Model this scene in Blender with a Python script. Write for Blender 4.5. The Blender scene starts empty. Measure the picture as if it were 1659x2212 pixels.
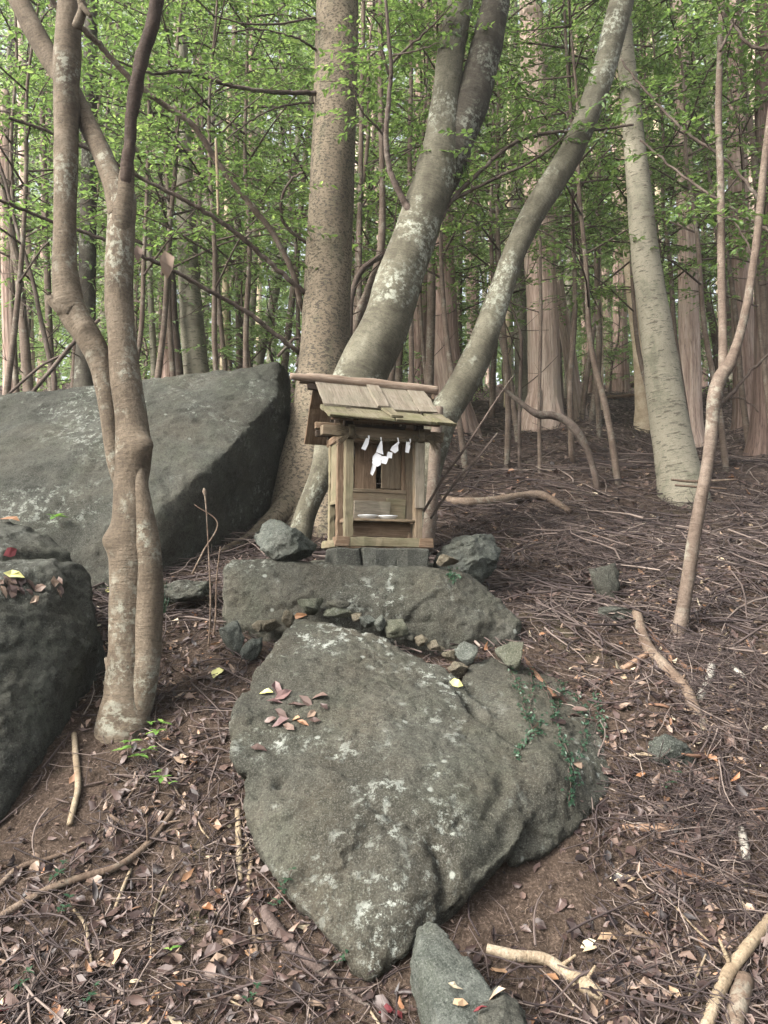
import bpy, bmesh, math, random
import numpy as np
from mathutils import Vector, Matrix
from mathutils.bvhtree import BVHTree

# ------------------------------------------------------------------ camera, sky, sun, exposure
sc = bpy.context.scene
COL = sc.collection
PW, PH, FPX = 1659.0, 2212.0, 1671.0            # pixel frame used for reading positions, focal length in those pixels
PITCH = math.radians(4.6)
CAM = np.array([0.0, 0.0, 1.5])
cam = bpy.data.cameras.new('camera'); camo = bpy.data.objects.new('camera', cam); COL.objects.link(camo)
camo.location = CAM; camo.rotation_euler = (math.pi / 2 + PITCH, 0, 0)
cam.sensor_fit = 'VERTICAL'; cam.sensor_height = 36.0; cam.lens = 36.0 * FPX / PH
cam.clip_start = 0.05; cam.clip_end = 1000
sc.camera = camo

SUN_EL, SUN_AZ = math.radians(38), math.radians(236)      # azimuth clockwise from +Y: from the left, a little behind the camera
w = bpy.data.worlds.new('World'); sc.world = w; w.use_nodes = True
nt = w.node_tree; bgn = nt.nodes['Background']
sky = nt.nodes.new('ShaderNodeTexSky'); sky.sky_type = 'NISHITA'; sky.sun_disc = False
sky.sun_elevation = SUN_EL; sky.sun_rotation = SUN_AZ
sky.air_density = 1.0; sky.dust_density = 6.0; sky.ozone_density = 1.0
bw = nt.nodes.new('ShaderNodeRGBToBW'); veil = nt.nodes.new('ShaderNodeMix'); veil.data_type = 'RGBA'; veil.inputs[0].default_value = .72   # thin white overcast over the blue
warm = nt.nodes.new('ShaderNodeMix'); warm.data_type = 'RGBA'; warm.blend_type = 'MULTIPLY'; warm.inputs[0].default_value = 1.0; warm.inputs[7].default_value = (1.10, 1.09, 1.06, 1)
nt.links.new(sky.outputs['Color'], bw.inputs[0]); nt.links.new(bw.outputs[0], warm.inputs[6])
nt.links.new(sky.outputs['Color'], veil.inputs[6]); nt.links.new(warm.outputs[2], veil.inputs[7]); nt.links.new(veil.outputs[2], bgn.inputs['Color']); bgn.inputs['Strength'].default_value = 0.12
sun = bpy.data.lights.new('sun', 'SUN'); suno = bpy.data.objects.new('sun', sun); COL.objects.link(suno)
sun.energy = 1.5; sun.angle = math.radians(18); sun.color = (1.0, 0.95, 0.88)
sd = Vector((math.sin(SUN_AZ) * math.cos(SUN_EL), math.cos(SUN_AZ) * math.cos(SUN_EL), math.sin(SUN_EL)))
suno.rotation_euler = sd.to_track_quat('Z', 'Y').to_euler()
suno.location = (0, 0, 40)
sc.view_settings.view_transform = 'Standard'; sc.view_settings.look = 'None'
sc.view_settings.gamma = 1.0; sc.view_settings.use_curve_mapping = False
sc.view_settings.exposure = 2.38
sc.cycles.use_denoising = True; sc.cycles.volume_bounces = 1; sc.cycles.volume_max_steps = 64; sc.cycles.volume_step_rate = 4
sc.cycles.max_bounces = 8; sc.cycles.diffuse_bounces = 5; sc.cycles.transmission_bounces = 6
sc.cycles.glossy_bounces = 2; sc.cycles.caustics_reflective = False; sc.cycles.caustics_refractive = False

R = random.Random(7)
RNG = np.random.default_rng(11)

# ------------------------------------------------------------------ noise
_perm = np.random.default_rng(3).permutation(256)
_perm = np.concatenate([_perm, _perm, _perm])
_g = np.random.default_rng(5).normal(size=(256, 3)); _g /= np.linalg.norm(_g, axis=1)[:, None]
def noise3(p):
    p = np.asarray(p, float); i = np.floor(p).astype(int); f = p - i; u = f * f * f * (f * (f * 6 - 15) + 10); i &= 255
    out = 0
    for dx in (0, 1):
        wx = u[:, 0] if dx else 1 - u[:, 0]
        for dy in (0, 1):
            wy = u[:, 1] if dy else 1 - u[:, 1]
            for dz in (0, 1):
                wz = u[:, 2] if dz else 1 - u[:, 2]
                h = _perm[_perm[_perm[(i[:, 0] + dx) & 255] + ((i[:, 1] + dy) & 255)] + ((i[:, 2] + dz) & 255)]
                out = out + wx * wy * wz * (_g[h] * (f - np.array([dx, dy, dz]))).sum(1)
    return out * 1.6
def fbm(p, o=4, lac=2.03, gain=0.5):
    p = np.asarray(p, float); a = 1.0; s = 0
    for k in range(o):
        s = s + a * noise3(p + 17.3 * k); p = p * lac; a *= gain
    return s

# ------------------------------------------------------------------ photo pixel -> place
def ray(px, py):
    x = (px - PW / 2) / FPX; y = (PH / 2 - py) / FPX
    return np.array([x, math.cos(PITCH) - y * math.sin(PITCH), math.sin(PITCH) + y * math.cos(PITCH)])
def P(px, py, d):
    r = ray(px, py); return CAM + r * (d / r[1])
def wm(wpx, d): return wpx * d / FPX                       # width in metres of wpx pixels at distance d
_py = np.array([-6, 0, 1.2, 2.0, 2.35, 2.6, 3.0, 3.5, 4.0, 4.5, 5.0, 6.0, 7.0, 8.0, 10, 12, 16, 20, 26, 34, 60, 400.])
_pz = np.array([-1.2, -.12, -.06, .0, .06, .16, .40, .68, .94, 1.15, 1.33, 1.70, 2.08, 2.45, 3.15, 3.82, 5.15, 6.3, 7.8, 9.6, 14, 40.])
def ground_z(x, y):
    x = np.atleast_1d(np.asarray(x, float)); y = np.atleast_1d(np.asarray(y, float))
    z = np.interp(y, _py, _pz)
    z = (z + np.interp(y - .3, _py, _pz) + np.interp(y + .3, _py, _pz)) / 3
    amp = np.clip((y - 1) / 6, .35, 1.6)
    z = z + .10 * amp * noise3(np.stack([x * .55, y * .55, x * 0 + 3.1], 1)) * np.clip(y / 5, .4, 2.5)
    z = z + .045 * amp * noise3(np.stack([x * 1.9, y * 1.9, x * 0 + 7.7], 1))
    return z
def gz(x, y): return float(ground_z(x, y)[0])

# ------------------------------------------------------------------ mesh helpers
def build(name, V, F, mat=None, parent=None, attrs=None, origin=None, smooth=True, link=True):
    V = np.asarray(V, np.float32).reshape(-1, 3)
    if origin is not None: V = V - np.asarray(origin, np.float32)
    me = bpy.data.meshes.new(name)
    if not isinstance(F, (list, tuple)): F = [F]
    F = [np.asarray(f, np.int32) for f in F if len(f)]
    tot = np.concatenate([np.full(len(f), f.shape[1], np.int32) for f in F])
    idx = np.concatenate([f.ravel() for f in F]).astype(np.int32)
    me.vertices.add(len(V)); me.vertices.foreach_set('co', V.ravel())
    me.loops.add(len(idx)); me.loops.foreach_set('vertex_index', idx)
    me.polygons.add(len(tot))
    me.polygons.foreach_set('loop_start', np.concatenate([[0], np.cumsum(tot)[:-1]]).astype(np.int32))
    me.polygons.foreach_set('loop_total', tot)
    me.polygons.foreach_set('use_smooth', np.full(len(tot), smooth))
    if attrs:
        for k, a in attrs.items():
            a = np.asarray(a, np.float32)
            if a.ndim == 1:
                at = me.attributes.new(k, 'FLOAT', 'POINT'); at.data.foreach_set('value', a)
            else:
                at = me.attributes.new(k, 'FLOAT_VECTOR', 'POINT'); at.data.foreach_set('vector', a.ravel())
    me.update(calc_edges=True); me.validate()
    if mat: me.materials.append(mat)
    o = bpy.data.objects.new(name, me)
    if link: COL.objects.link(o)
    if parent: o.parent = parent
    return o
def empty(name, loc, rz=0.0):
    o = bpy.data.objects.new(name, None); COL.objects.link(o); o.location = [float(c) for c in loc]
    o.rotation_euler = (0, 0, rz); o.empty_display_size = .1
    return o
def tag(o, label=None, cat=None, group=None, kind=None):
    if label: o['label'] = label
    if cat: o['category'] = cat
    if group: o['group'] = group
    if kind: o['kind'] = kind
    return o
def child_copy(src, parent):
    c = src.copy(); COL.objects.link(c); c.parent = parent
    return c
class Bag:                                        # collects tubes / leaves that make ONE part
    def __init__(s): s.V = []; s.T = []; s.Q = []; s.A = {}; s.n = 0
    def add(s, V, Q=None, T=None, **at):
        if Q is not None and len(Q): s.Q.append(np.asarray(Q) + s.n)
        if T is not None and len(T): s.T.append(np.asarray(T) + s.n)
        s.V.append(V); s.n += len(V)
        for k, a in at.items(): s.A.setdefault(k, []).append(a)
        return s
    def obj(s, name, mat, parent=None, origin=None, smooth=True):
        F = []
        if s.T: F.append(np.concatenate(s.T))
        if s.Q: F.append(np.concatenate(s.Q))
        return build(name, np.concatenate(s.V), F, mat, parent, {k: np.concatenate(v) for k, v in s.A.items()}, origin, smooth)
def spline(pts, n):
    pts = np.asarray(pts, float); m = len(pts)
    if m == 2: t = np.linspace(0, 1, n)[:, None]; return pts[0] * (1 - t) + pts[1] * t
    p = np.concatenate([[2 * pts[0] - pts[1]], pts, [2 * pts[-1] - pts[-2]]])
    t = np.linspace(0, m - 1 - 1e-6, n); i = t.astype(int); f = (t - i)[:, None]
    a, b, c, d = p[i], p[i + 1], p[i + 2], p[i + 3]
    return .5 * (2 * b + (c - a) * f + (2 * a - 5 * b + 4 * c - d) * f ** 2 + (3 * b - a - 3 * c + d) * f ** 3)
def tube(pts, rad, seg=10, n=None, bump=0., bf=6., ridge=0., seed=0., cap=True, wob=0., lumps=()):
    """tapering tube through pts; returns V, quads, bark coordinates (r cos, r sin, length)"""
    pts = np.asarray(pts, float); rad = np.asarray(rad, float)
    if np.ndim(rad) == 0: rad = np.full(len(pts), rad)
    L = np.linalg.norm(np.diff(pts, axis=0), axis=1).sum()
    if n is None: n = int(max(len(pts) * 2, min(160, L / max(.02, rad.mean() * .5)))) + 2
    c = spline(np.concatenate([pts, rad[:, None]], 1), n); r = np.maximum(c[:, 3], 1e-4); c = c[:, :3]
    if wob: c = c + wob * np.stack([noise3(np.stack([np.arange(n) * .37, np.full(n, seed), np.full(n, k * 5.)], 1)) for k in range(3)], 1)
    t = np.gradient(c, axis=0); t /= np.linalg.norm(t, axis=1)[:, None] + 1e-9
    u = np.cross(t[0], [0.31, 0.95, 0.02]); u /= np.linalg.norm(u)
    us = []
    for k in range(n):
        u = u - t[k] * (u @ t[k]); u /= np.linalg.norm(u) + 1e-9; us.append(u)
    us = np.array(us); vs = np.cross(t, us)
    s = np.concatenate([[0], np.cumsum(np.linalg.norm(np.diff(c, axis=0), axis=1))])
    th = np.arange(seg) * 2 * math.pi / seg
    ct, st = np.cos(th), np.sin(th)
    rr = np.repeat(r[:, None], seg, 1)
    B = np.stack([rr.mean() * ct[None] + 0 * rr, rr.mean() * st[None] + 0 * rr, np.repeat(s[:, None], seg, 1)], 2).reshape(-1, 3) + seed
    if bump: rr = rr * (1 + bump * fbm(B * bf * np.array([1, 1, .6]), 3).reshape(n, seg))
    if ridge:
        q = np.stack([np.repeat(ct[None], n, 0).ravel() * 3.2 + seed, np.repeat(st[None], n, 0).ravel() * 3.2, np.repeat(s[:, None], seg, 1).ravel() * .35], 1)
        rr = rr * (1 + ridge * fbm(q, 3).reshape(n, seg))
    V = (c[:, None] + rr[..., None] * (ct[None, :, None] * us[:, None] + st[None, :, None] * vs[:, None])).reshape(-1, 3)
    for (lc, lr, lh) in lumps:                     # swellings: centre, reach, height
        dv = V - np.repeat(c, seg, 0); dv /= np.linalg.norm(dv, axis=1)[:, None] + 1e-9
        V = V + dv * (lh * np.exp(-(np.linalg.norm(V - lc, axis=1) / lr) ** 2))[:, None]
    i = np.arange(n - 1)[:, None] * seg; j = np.arange(seg)[None]; j2 = (j + 1) % seg
    Q = np.stack([i + j, i + j2, i + seg + j2, i + seg + j], 2).reshape(-1, 4)
    if cap:
        V = np.concatenate([V, c[:1] - t[:1] * r[0] * .15, c[-1:] + t[-1:] * r[-1] * .25]); B = np.concatenate([B, B[:1], B[-1:]])
        a, b = n * seg, n * seg + 1; o = (n - 1) * seg
        jj = np.arange(seg); T = np.concatenate([np.stack([np.full(seg, a), (jj + 1) % seg, jj], 1), np.stack([np.full(seg, b), o + jj, o + (jj + 1) % seg], 1)])
        return V, Q, T, B
    return V, Q, np.zeros((0, 3), int), B
def addtube(bag, *a, **k):
    V, Q, T, B = tube(*a, **k); bag.add(V, Q, T, bark=B)

# ------------------------------------------------------------------ materials
class NT:
    def __init__(s, name, rough=.9, spec=.2):
        s.m = bpy.data.materials.new(name); s.m.use_nodes = True; s.t = s.m.node_tree
        s.p = s.t.nodes['Principled BSDF']; s.out = s.t.nodes['Material Output']
        s.p.inputs['Roughness'].default_value = rough; s.p.inputs['Specular IOR Level'].default_value = spec
    def n(s, typ, **k):
        x = s.t.nodes.new(typ)
        for a, b in k.items(): setattr(x, a, b)
        return x
    def l(s, a, b): s.t.links.new(a, b)
    def coord(s, kind='Object', scale=(1, 1, 1), attr=None, rand=False):
        if attr: o = s.n('ShaderNodeAttribute', attribute_name=attr).outputs['Vector']
        else: o = s.n('ShaderNodeTexCoord').outputs[kind]
        if rand:
            oi = s.n('ShaderNodeObjectInfo'); ad = s.n('ShaderNodeVectorMath', operation='MULTIPLY_ADD')
            cb = s.n('ShaderNodeCombineXYZ'); 
            for k in range(3): s.l(oi.outputs['Random'], cb.inputs[k])
            s.l(cb.outputs[0], ad.inputs[0]); ad.inputs[1].default_value = (7.1, 13.7, 5.3); s.l(o, ad.inputs[2]); o = ad.outputs[0]
        if tuple(scale) != (1, 1, 1):
            mp = s.n('ShaderNodeMapping'); mp.inputs['Scale'].default_value = scale; s.l(o, mp.inputs['Vector']); o = mp.outputs[0]
        return o
    def noise(s, co, scale, detail=4, rough=.55, dist=0):
        x = s.n('ShaderNodeTexNoise'); x.inputs['Scale'].default_value = scale; x.inputs['Detail'].default_value = detail
        x.inputs['Roughness'].default_value = rough; x.inputs['Distortion'].default_value = dist; s.l(co, x.inputs['Vector']); return x.outputs['Fac']
    def vor(s, co, scale, feature='F1', out='Distance'):
        x = s.n('ShaderNodeTexVoronoi', feature=feature); x.inputs['Scale'].default_value = scale; s.l(co, x.inputs['Vector']); return x.outputs[out]
    def ramp(s, fac, stops, interp='LINEAR'):
        x = s.n('ShaderNodeValToRGB'); x.color_ramp.interpolation = interp; e = x.color_ramp.elements
        while len(e) < len(stops): e.new(.5)
        for q, (p_, c) in zip(e, stops):
            q.position = p_; q.color = (c, c, c, 1) if not isinstance(c, (tuple, list)) else (*c, 1)
        s.l(fac, x.inputs['Fac']); return x.outputs['Color']
    def mix(s, fac, a, b, mode='MIX'):
        x = s.n('ShaderNodeMix', data_type='RGBA', blend_type=mode)
        for v, i in ((fac, 0), (a, 6), (b, 7)):
            if isinstance(v, (int, float)): x.inputs[i].default_value = v if i == 0 else (v, v, v, 1)
            elif isinstance(v, (tuple, list)): x.inputs[i].default_value = (*v, 1)
            else: s.l(v, x.inputs[i])
        return x.outputs[2]
    def math(s, op, a, b=0.):
        x = s.n('ShaderNodeMath', operation=op)
        for v, i in ((a, 0), (b, 1)):
            if isinstance(v, (int, float)): x.inputs[i].default_value = v
            else: s.l(v, x.inputs[i])
        return x.outputs[0]
    def bump(s, h, dist, strength=1., prev=None):
        x = s.n('ShaderNodeBump'); x.inputs['Strength'].default_value = strength; x.inputs['Distance'].default_value = dist
        s.l(h, x.inputs['Height'])
        if prev is not None: s.l(prev, x.inputs['Normal'])
        return x.outputs[0]
    def done(s, col=None, nor=None):
        if col is not None: s.l(col, s.p.inputs['Base Color'])
        if nor is not None: s.l(nor, s.p.inputs['Normal'])
        return s.m

def rock_mat(name, dark, mid, pale, lichen=.5, brown=.4, scale=1., obj_rand=True):
    m = NT(name, .95, .12); co = m.coord('Object', rand=obj_rand)
    big = m.noise(co, 1.5 * scale, 6, .62, .4); med = m.noise(co, 6 * scale, 8, .7, .3); fine = m.noise(co, 55 * scale, 5, .75); grain = m.noise(co, 150, 3, .7); pit = m.noise(co, 24 * scale, 6, .75)
    c = m.ramp(med, [(.30, dark), (.48, mid), (.70, pale)])
    c = m.mix(m.ramp(big, [(.42, 0.), (.66, brown)]), c, (.060, .046, .030))
    c = m.mix(m.ramp(m.noise(co, 3.1 * scale, 6, .65), [(.46, 0.), (.66, .35)]), c, (.048, .055, .038))
    c = m.mix(m.ramp(m.noise(co, .9 * scale, 5, .6, .3), [(.44, 0.), (.62, .6)]), c, tuple(.7 * x for x in dark))
    c = m.mix(m.ramp(pit, [(.28, .6), (.44, 0.)]), c, tuple(.5 * x for x in dark))
    c = m.mix(m.ramp(fine, [(.36, .7), (.5, 0.)]), c, tuple(.5 * x for x in dark))
    c = m.mix(m.ramp(grain, [(.50, 0.), (.68, .6)]), c, tuple(1.5 * x for x in pale))
    zone = m.ramp(m.noise(co, 1.7 * scale, 5, .65), [(.50, 0.), (.62, 1.)])           # pale crust lichen in ragged patches
    pat = m.ramp(m.noise(co, 17 * scale, 8, .8), [(.53, 0.), (.585, 1.)])
    spots = m.ramp(m.vor(co, 5.5 * scale), [(.05, 1.), (.085, 0.)])
    li = m.math('MULTIPLY', m.math('ADD', m.math('MULTIPLY', zone, pat), m.math('MULTIPLY', spots, .7)), lichen)
    c = m.mix(li, c, (.23, .245, .22))
    h0 = m.bump(pit, .012, .9); h1 = m.bump(med, .012, .5, h0); h2 = m.bump(fine, .009, 1., h1); h3 = m.bump(grain, .0035, .9, h2)
    return m.done(c, h3)
def bark_smooth(name, dark, mid, pale, ring=.35, lich=.25):
    m = NT(name, .88, .15); co = m.coord(attr='bark')
    a = m.noise(m.coord(attr='bark', scale=(2.2, 2.2, 1.3)), 2.4, 7, .68, .5); b = m.noise(m.coord(attr='bark', scale=(5, 5, 30)), 2.6, 4, .65, .5)
    bl = m.noise(m.coord(attr='bark', scale=(1, 1, .8)), 9, 5, .7, .3); fine = m.noise(m.coord(attr='bark', scale=(1, 1, 1.6)), 80, 4, .75)
    c = m.ramp(a, [(.32, dark), (.5, mid), (.68, pale)])
    c = m.mix(m.ramp(bl, [(.36, .65), (.52, 0.)]), c, dark)
    c = m.mix(m.ramp(b, [(.38, ring), (.5, 0.)]), c, tuple(.45 * x for x in dark))
    c = m.mix(m.ramp(b, [(.58, 0.), (.70, ring * .8)]), c, tuple(1.2 * x for x in pale))
    c = m.mix(m.ramp(fine, [(.34, .6), (.5, 0.)]), c, tuple(.5 * x for x in dark))
    z = m.ramp(m.noise(co, 3.2, 4, .6), [(.52, 0.), (.62, 1.)]); l2 = m.ramp(m.noise(co, 26, 6, .75), [(.48, 0.), (.58, 1.)])
    c = m.mix(m.math('MULTIPLY', m.math('MULTIPLY', z, l2), lich), c, (.33, .35, .29))
    n1 = m.bump(bl, .012, .8); n2 = m.bump(b, .007, .8, n1); n3 = m.bump(fine, .004, .9, n2)
    return m.done(c, n3)
def bark_speck(name, base, fleck, sx=14., thr=.5, sz=1.9):
    m = NT(name, .9, .15)
    f = m.noise(m.coord(attr='bark', scale=(1, 1, sz)), sx, 4, .66, .3); lines = m.noise(m.coord(attr='bark', scale=(2, 2, 34)), 3.2, 3, .65, .5)
    big = m.noise(m.coord(attr='bark', scale=(1, 1, .6)), 2.0, 4); fine = m.noise(m.coord(attr='bark'), 110, 3, .7)
    c = m.ramp(big, [(.32, tuple(.5 * x for x in base)), (.5, base), (.68, tuple(1.25 * x for x in base))])
    c = m.mix(m.ramp(m.noise(m.coord(attr='bark', scale=(1, 1, .5)), 6, 6, .7, .4), [(.50, 0.), (.66, .55)]), c, (.07, .075, .05))
    c = m.mix(m.ramp(lines, [(.58, 0.), (.68, .55)]), c, tuple(1.45 * x for x in base))
    k = m.ramp(f, [(thr, 0.), (thr + .045, 1.)])
    c = m.mix(m.math('MULTIPLY', k, .88), c, fleck)
    c = m.mix(m.ramp(fine, [(.32, .4), (.5, 0.)]), c, tuple(.5 * x for x in fleck))
    n1 = m.bump(lines, .006, .7); n2 = m.bump(f, .012, .7, n1); n3 = m.bump(fine, .004, .7, n2)
    return m.done(c, n3)
def bark_cedar(name, dark, mid, pale, light=.0):
    m = NT(name, .92, .12)
    s = m.noise(m.coord(attr='bark', scale=(1, 1, .045)), 34, 4, .6, .2); s2 = m.noise(m.coord(attr='bark', scale=(1, 1, .08)), 90, 3, .6)
    big = m.noise(m.coord(attr='bark', scale=(1, 1, .5)), 1.7, 3)
    c = m.ramp(s, [(.32, dark), (.5, mid), (.72, pale)])
    c = m.mix(m.ramp(s2, [(.34, .6), (.5, 0.)]), c, tuple(.5 * x for x in dark))
    c = m.mix(m.ramp(big, [(.5, 0.), (.7, .5)]), c, tuple(.5 * (a + b) for a, b in zip(pale, (.3, .28, .22))))
    n1 = m.bump(s, .03, .9); n2 = m.bump(s2, .008, .8, n1)
    return m.done(c, n2)
def wood(name, dark, mid, pale, tint=None, tamt=0., wear=.4):
    m = NT(name, .86, .2)
    co = m.coord('Object', rand=True)
    mp = m.n('ShaderNodeMapping'); mp.inputs['Scale'].default_value = (.07, 1, 1); m.l(co, mp.inputs['Vector']); g = mp.outputs[0]
    r = m.noise(g, 60, 4, .6, 1.2); f = m.noise(g, 240, 3, .6); b = m.noise(co, 7, 4, .6); st = m.noise(co, 16, 5, .7)
    c = m.ramp(r, [(.3, dark), (.5, mid), (.7, pale)])
    if tint: c = m.mix(m.ramp(b, [(.38, 0.), (.62, tamt)]), c, tint)
    c = m.mix(m.ramp(st, [(.56, 0.), (.75, wear)]), c, tuple(.35 * x for x in dark))
    c = m.mix(m.ramp(f, [(.3, .4), (.48, 0.)]), c, tuple(.5 * x for x in dark))
    n1 = m.bump(r, .004, .6); n2 = m.bump(f, .0018, .7, n1)
    return m.done(c, n2)
def leafmat(name, stops, trans=.35, rough=.5, tr_tint=(1.25, 1.35, .6)):
    m = NT(name, rough, .35); at = m.n('ShaderNodeAttribute', attribute_name='rnd').outputs['Fac']
    c = m.ramp(at, stops)
    m.l(c, m.p.inputs['Base Color'])
    if trans:
        tb = m.n('ShaderNodeBsdfTranslucent'); cc = m.mix(1., c, tr_tint, 'MULTIPLY'); m.l(cc, tb.inputs['Color'])
        ms = m.n('ShaderNodeMixShader'); ms.inputs[0].default_value = trans; m.l(m.p.outputs[0], ms.inputs[1]); m.l(tb.outputs[0], ms.inputs[2]); m.l(ms.outputs[0], m.out.inputs['Surface'])
    return m.m
def plain(name, col, rough=.8, spec=.3, var=0.):
    m = NT(name, rough, spec)
    c = m.ramp(m.noise(m.coord('Object', rand=True), 40, 4), [(.3, tuple(x * (1 - var) for x in col)), (.7, tuple(min(1, x * (1 + var)) for x in col))])
    return m.done(c)

M = {}
M['rock'] = rock_mat('rock_grey_green', (0.027, 0.027, 0.022), (0.050, 0.050, 0.041), (0.084, 0.083, 0.070), 1., .55)
M['rock_dark'] = rock_mat('rock_dark_green', (0.022, 0.023, 0.019), (0.042, 0.043, 0.037), (0.067, 0.068, 0.058), .5, .3)
M['rock_blue'] = rock_mat('rock_blue_grey', (0.035, 0.040, 0.035), (0.072, 0.079, 0.069), (0.124, 0.132, 0.118), .3, .3, 2.)
M['rock_tan'] = rock_mat('rock_tan', (0.069, 0.058, 0.040), (0.121, 0.104, 0.075), (0.173, 0.153, 0.118), .2, .2, 3.)
M['rock_moss'] = rock_mat('rock_moss', (0.043, 0.048, 0.033), (0.084, 0.088, 0.065), (0.130, 0.132, 0.104), .3, .3, 3.)
M['plinth'] = rock_mat('plinth_stone', (0.040, 0.042, 0.036), (0.072, 0.073, 0.063), (0.109, 0.111, 0.096), .3, .3, 2.)
M['b_smooth'] = bark_smooth('bark_smooth_brown', (.054, .042, .030), (.096, .076, .055), (.142, .117, .088), .26, .40)
M['b_dark'] = bark_smooth('bark_dark_fuzzy', (0.023, 0.016, 0.013), (0.040, 0.028, 0.022), (0.067, 0.050, 0.039), .2, .05)
M['b_grey'] = bark_smooth('bark_grey_green', (0.048, 0.043, 0.031), (0.087, 0.081, 0.059), (0.138, 0.131, 0.099), .25, .6)
M['b_greyd'] = bark_smooth('bark_grey_dark', (0.024, 0.021, 0.016), (0.047, 0.041, 0.032), (0.090, 0.082, 0.066), .3, .4)
M['b_speck'] = bark_speck('bark_speckled', (0.148, 0.121, 0.087), (0.044, 0.038, 0.030), 30., .515)
M['b_pale'] = bark_speck('bark_pale_lenticel', (0.183, 0.169, 0.130), (0.077, 0.069, 0.052), 11., .565, 5.)
M['b_cedar'] = bark_cedar('bark_cedar_red', (.12, .080, .064), (.225, .160, .132), (.33, .255, .215))
M['b_cedarp'] = bark_cedar('bark_cedar_pink', (0.220, 0.156, 0.127), (0.369, 0.281, 0.233), (0.506, 0.413, 0.352))
M['b_cedard'] = bark_cedar('bark_cedar_dark', (.055, .036, .030), (.105, .073, .060), (.16, .118, .098))
M['b_tan'] = bark_smooth('bark_tan_slim', (0.286, 0.226, 0.154), (0.440, 0.358, 0.253), (0.572, 0.484, 0.363), .15, .2)
M['b_twig'] = bark_smooth('bark_twig', (0.040, 0.030, 0.024), (0.078, 0.059, 0.049), (0.124, 0.099, 0.084), .1, .15)
M['b_sap'] = bark_smooth('bark_sapling', (0.069, 0.050, 0.039), (0.109, 0.084, 0.066), (0.153, 0.124, 0.100), .3, .25)
M['stick'] = bark_smooth('stick_brown', (0.068, 0.046, 0.034), (0.119, 0.087, 0.064), (0.178, 0.140, 0.110), .25, .2)
M['stick_tan'] = bark_smooth('stick_tan', (0.142, 0.104, 0.068), (0.214, 0.169, 0.115), (0.278, 0.231, 0.172), .25, .2)
M['stick_pale'] = bark_smooth('stick_pale', (0.201, 0.184, 0.160), (0.285, 0.267, 0.231), (0.356, 0.338, 0.303), .3, .1)
M['stick_red'] = bark_cedar('stick_red', (0.071, 0.037, 0.023), (0.130, 0.074, 0.049), (0.196, 0.125, 0.086))
M['stick_purple'] = bark_smooth('stick_purple', (0.044, 0.031, 0.028), (0.074, 0.055, 0.048), (0.112, 0.087, 0.078), .3, .2)
M['w_tan'] = wood('wood_tan', (0.098, 0.068, 0.042), (0.145, 0.108, 0.071), (0.196, 0.154, 0.108), (0.118, 0.103, 0.074), .5)
M['w_brown'] = wood('wood_brown', (0.086, 0.055, 0.034), (0.134, 0.092, 0.060), (0.183, 0.134, 0.092), None, 0, .5)
M['w_green'] = wood('wood_algae', (0.098, 0.077, 0.047), (0.148, 0.121, 0.078), (0.198, 0.169, 0.116), (0.109, 0.107, 0.062), .6)
M['w_grey'] = wood('wood_grey', (0.098, 0.078, 0.058), (0.154, 0.129, 0.099), (0.213, 0.187, 0.151), (0.143, 0.134, 0.098), .5, .6)
M['w_moss'] = wood('wood_mossy', (0.080, 0.066, 0.042), (0.130, 0.111, 0.074), (0.181, 0.160, 0.113), (0.088, 0.088, 0.042), .65, .7)
M['w_pink'] = wood('wood_ridge', (0.113, 0.076, 0.055), (0.183, 0.136, 0.102), (0.249, 0.202, 0.160), None, 0, .5)
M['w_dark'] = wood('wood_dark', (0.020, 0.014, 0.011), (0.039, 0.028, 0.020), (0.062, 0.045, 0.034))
M['paper'] = plain('paper_white', (.66, .66, .67), .7, .3, .03)
M['china'] = plain('glazed_white', (.72, .73, .73), .25, .5, .02)
M['straw'] = plain('straw_rope', (.085, .068, .045), .85, .2, .45)
M['black'] = plain('dark_void', (.01, .009, .008), .9, .1)
M['litter'] = leafmat('fallen_leaves', [(0, (.012, .008, .008)), (.2, (.030, .018, .016)), (.42, (.060, .038, .033)), (.62, (.095, .063, .053)), (.76, (.15, .104, .080)), (.86, (.22, .16, .115)), (.92, (.20, .085, .035)), (.96, (.29, .22, .145)), (1., (.42, .36, .26))], .12, .5, (1., .9, .7))
M['twigs'] = leafmat('dry_twigs', [(0, (0.015, 0.009, 0.009)), (.35, (0.033, 0.023, 0.022)), (.65, (0.075, 0.056, 0.049)), (.85, (0.143, 0.112, 0.096)), (1., (0.234, 0.195, 0.166))], 0, .8)
M['needles'] = leafmat('dry_needles', [(0, (0.030, 0.020, 0.017)), (.5, (0.076, 0.053, 0.042)), (1., (0.174, 0.129, 0.102))], 0, .85)
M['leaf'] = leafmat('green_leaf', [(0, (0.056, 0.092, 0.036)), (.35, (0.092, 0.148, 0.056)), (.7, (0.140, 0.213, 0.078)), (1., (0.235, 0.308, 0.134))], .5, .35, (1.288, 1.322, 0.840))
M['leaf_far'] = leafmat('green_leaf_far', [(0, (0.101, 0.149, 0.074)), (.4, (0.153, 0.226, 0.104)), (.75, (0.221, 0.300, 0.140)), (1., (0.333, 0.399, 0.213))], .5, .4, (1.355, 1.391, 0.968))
M['leaf_bright'] = leafmat('bright_seedling_leaf', [(0, (.07, .15, .03)), (.5, (.115, .225, .05)), (1., (.22, .34, .09))], .35, .4)
M['leaf_teal'] = leafmat('vine_leaf', [(0, (0.010, 0.030, 0.015)), (.5, (0.018, 0.047, 0.025)), (1., (0.036, 0.072, 0.039))], .25, .4)
M['dead'] = leafmat('withered_sprays', [(0, (.035, .026, .022)), (.5, (.075, .056, .046)), (1., (.14, .105, .085))], .1, .8)

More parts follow.
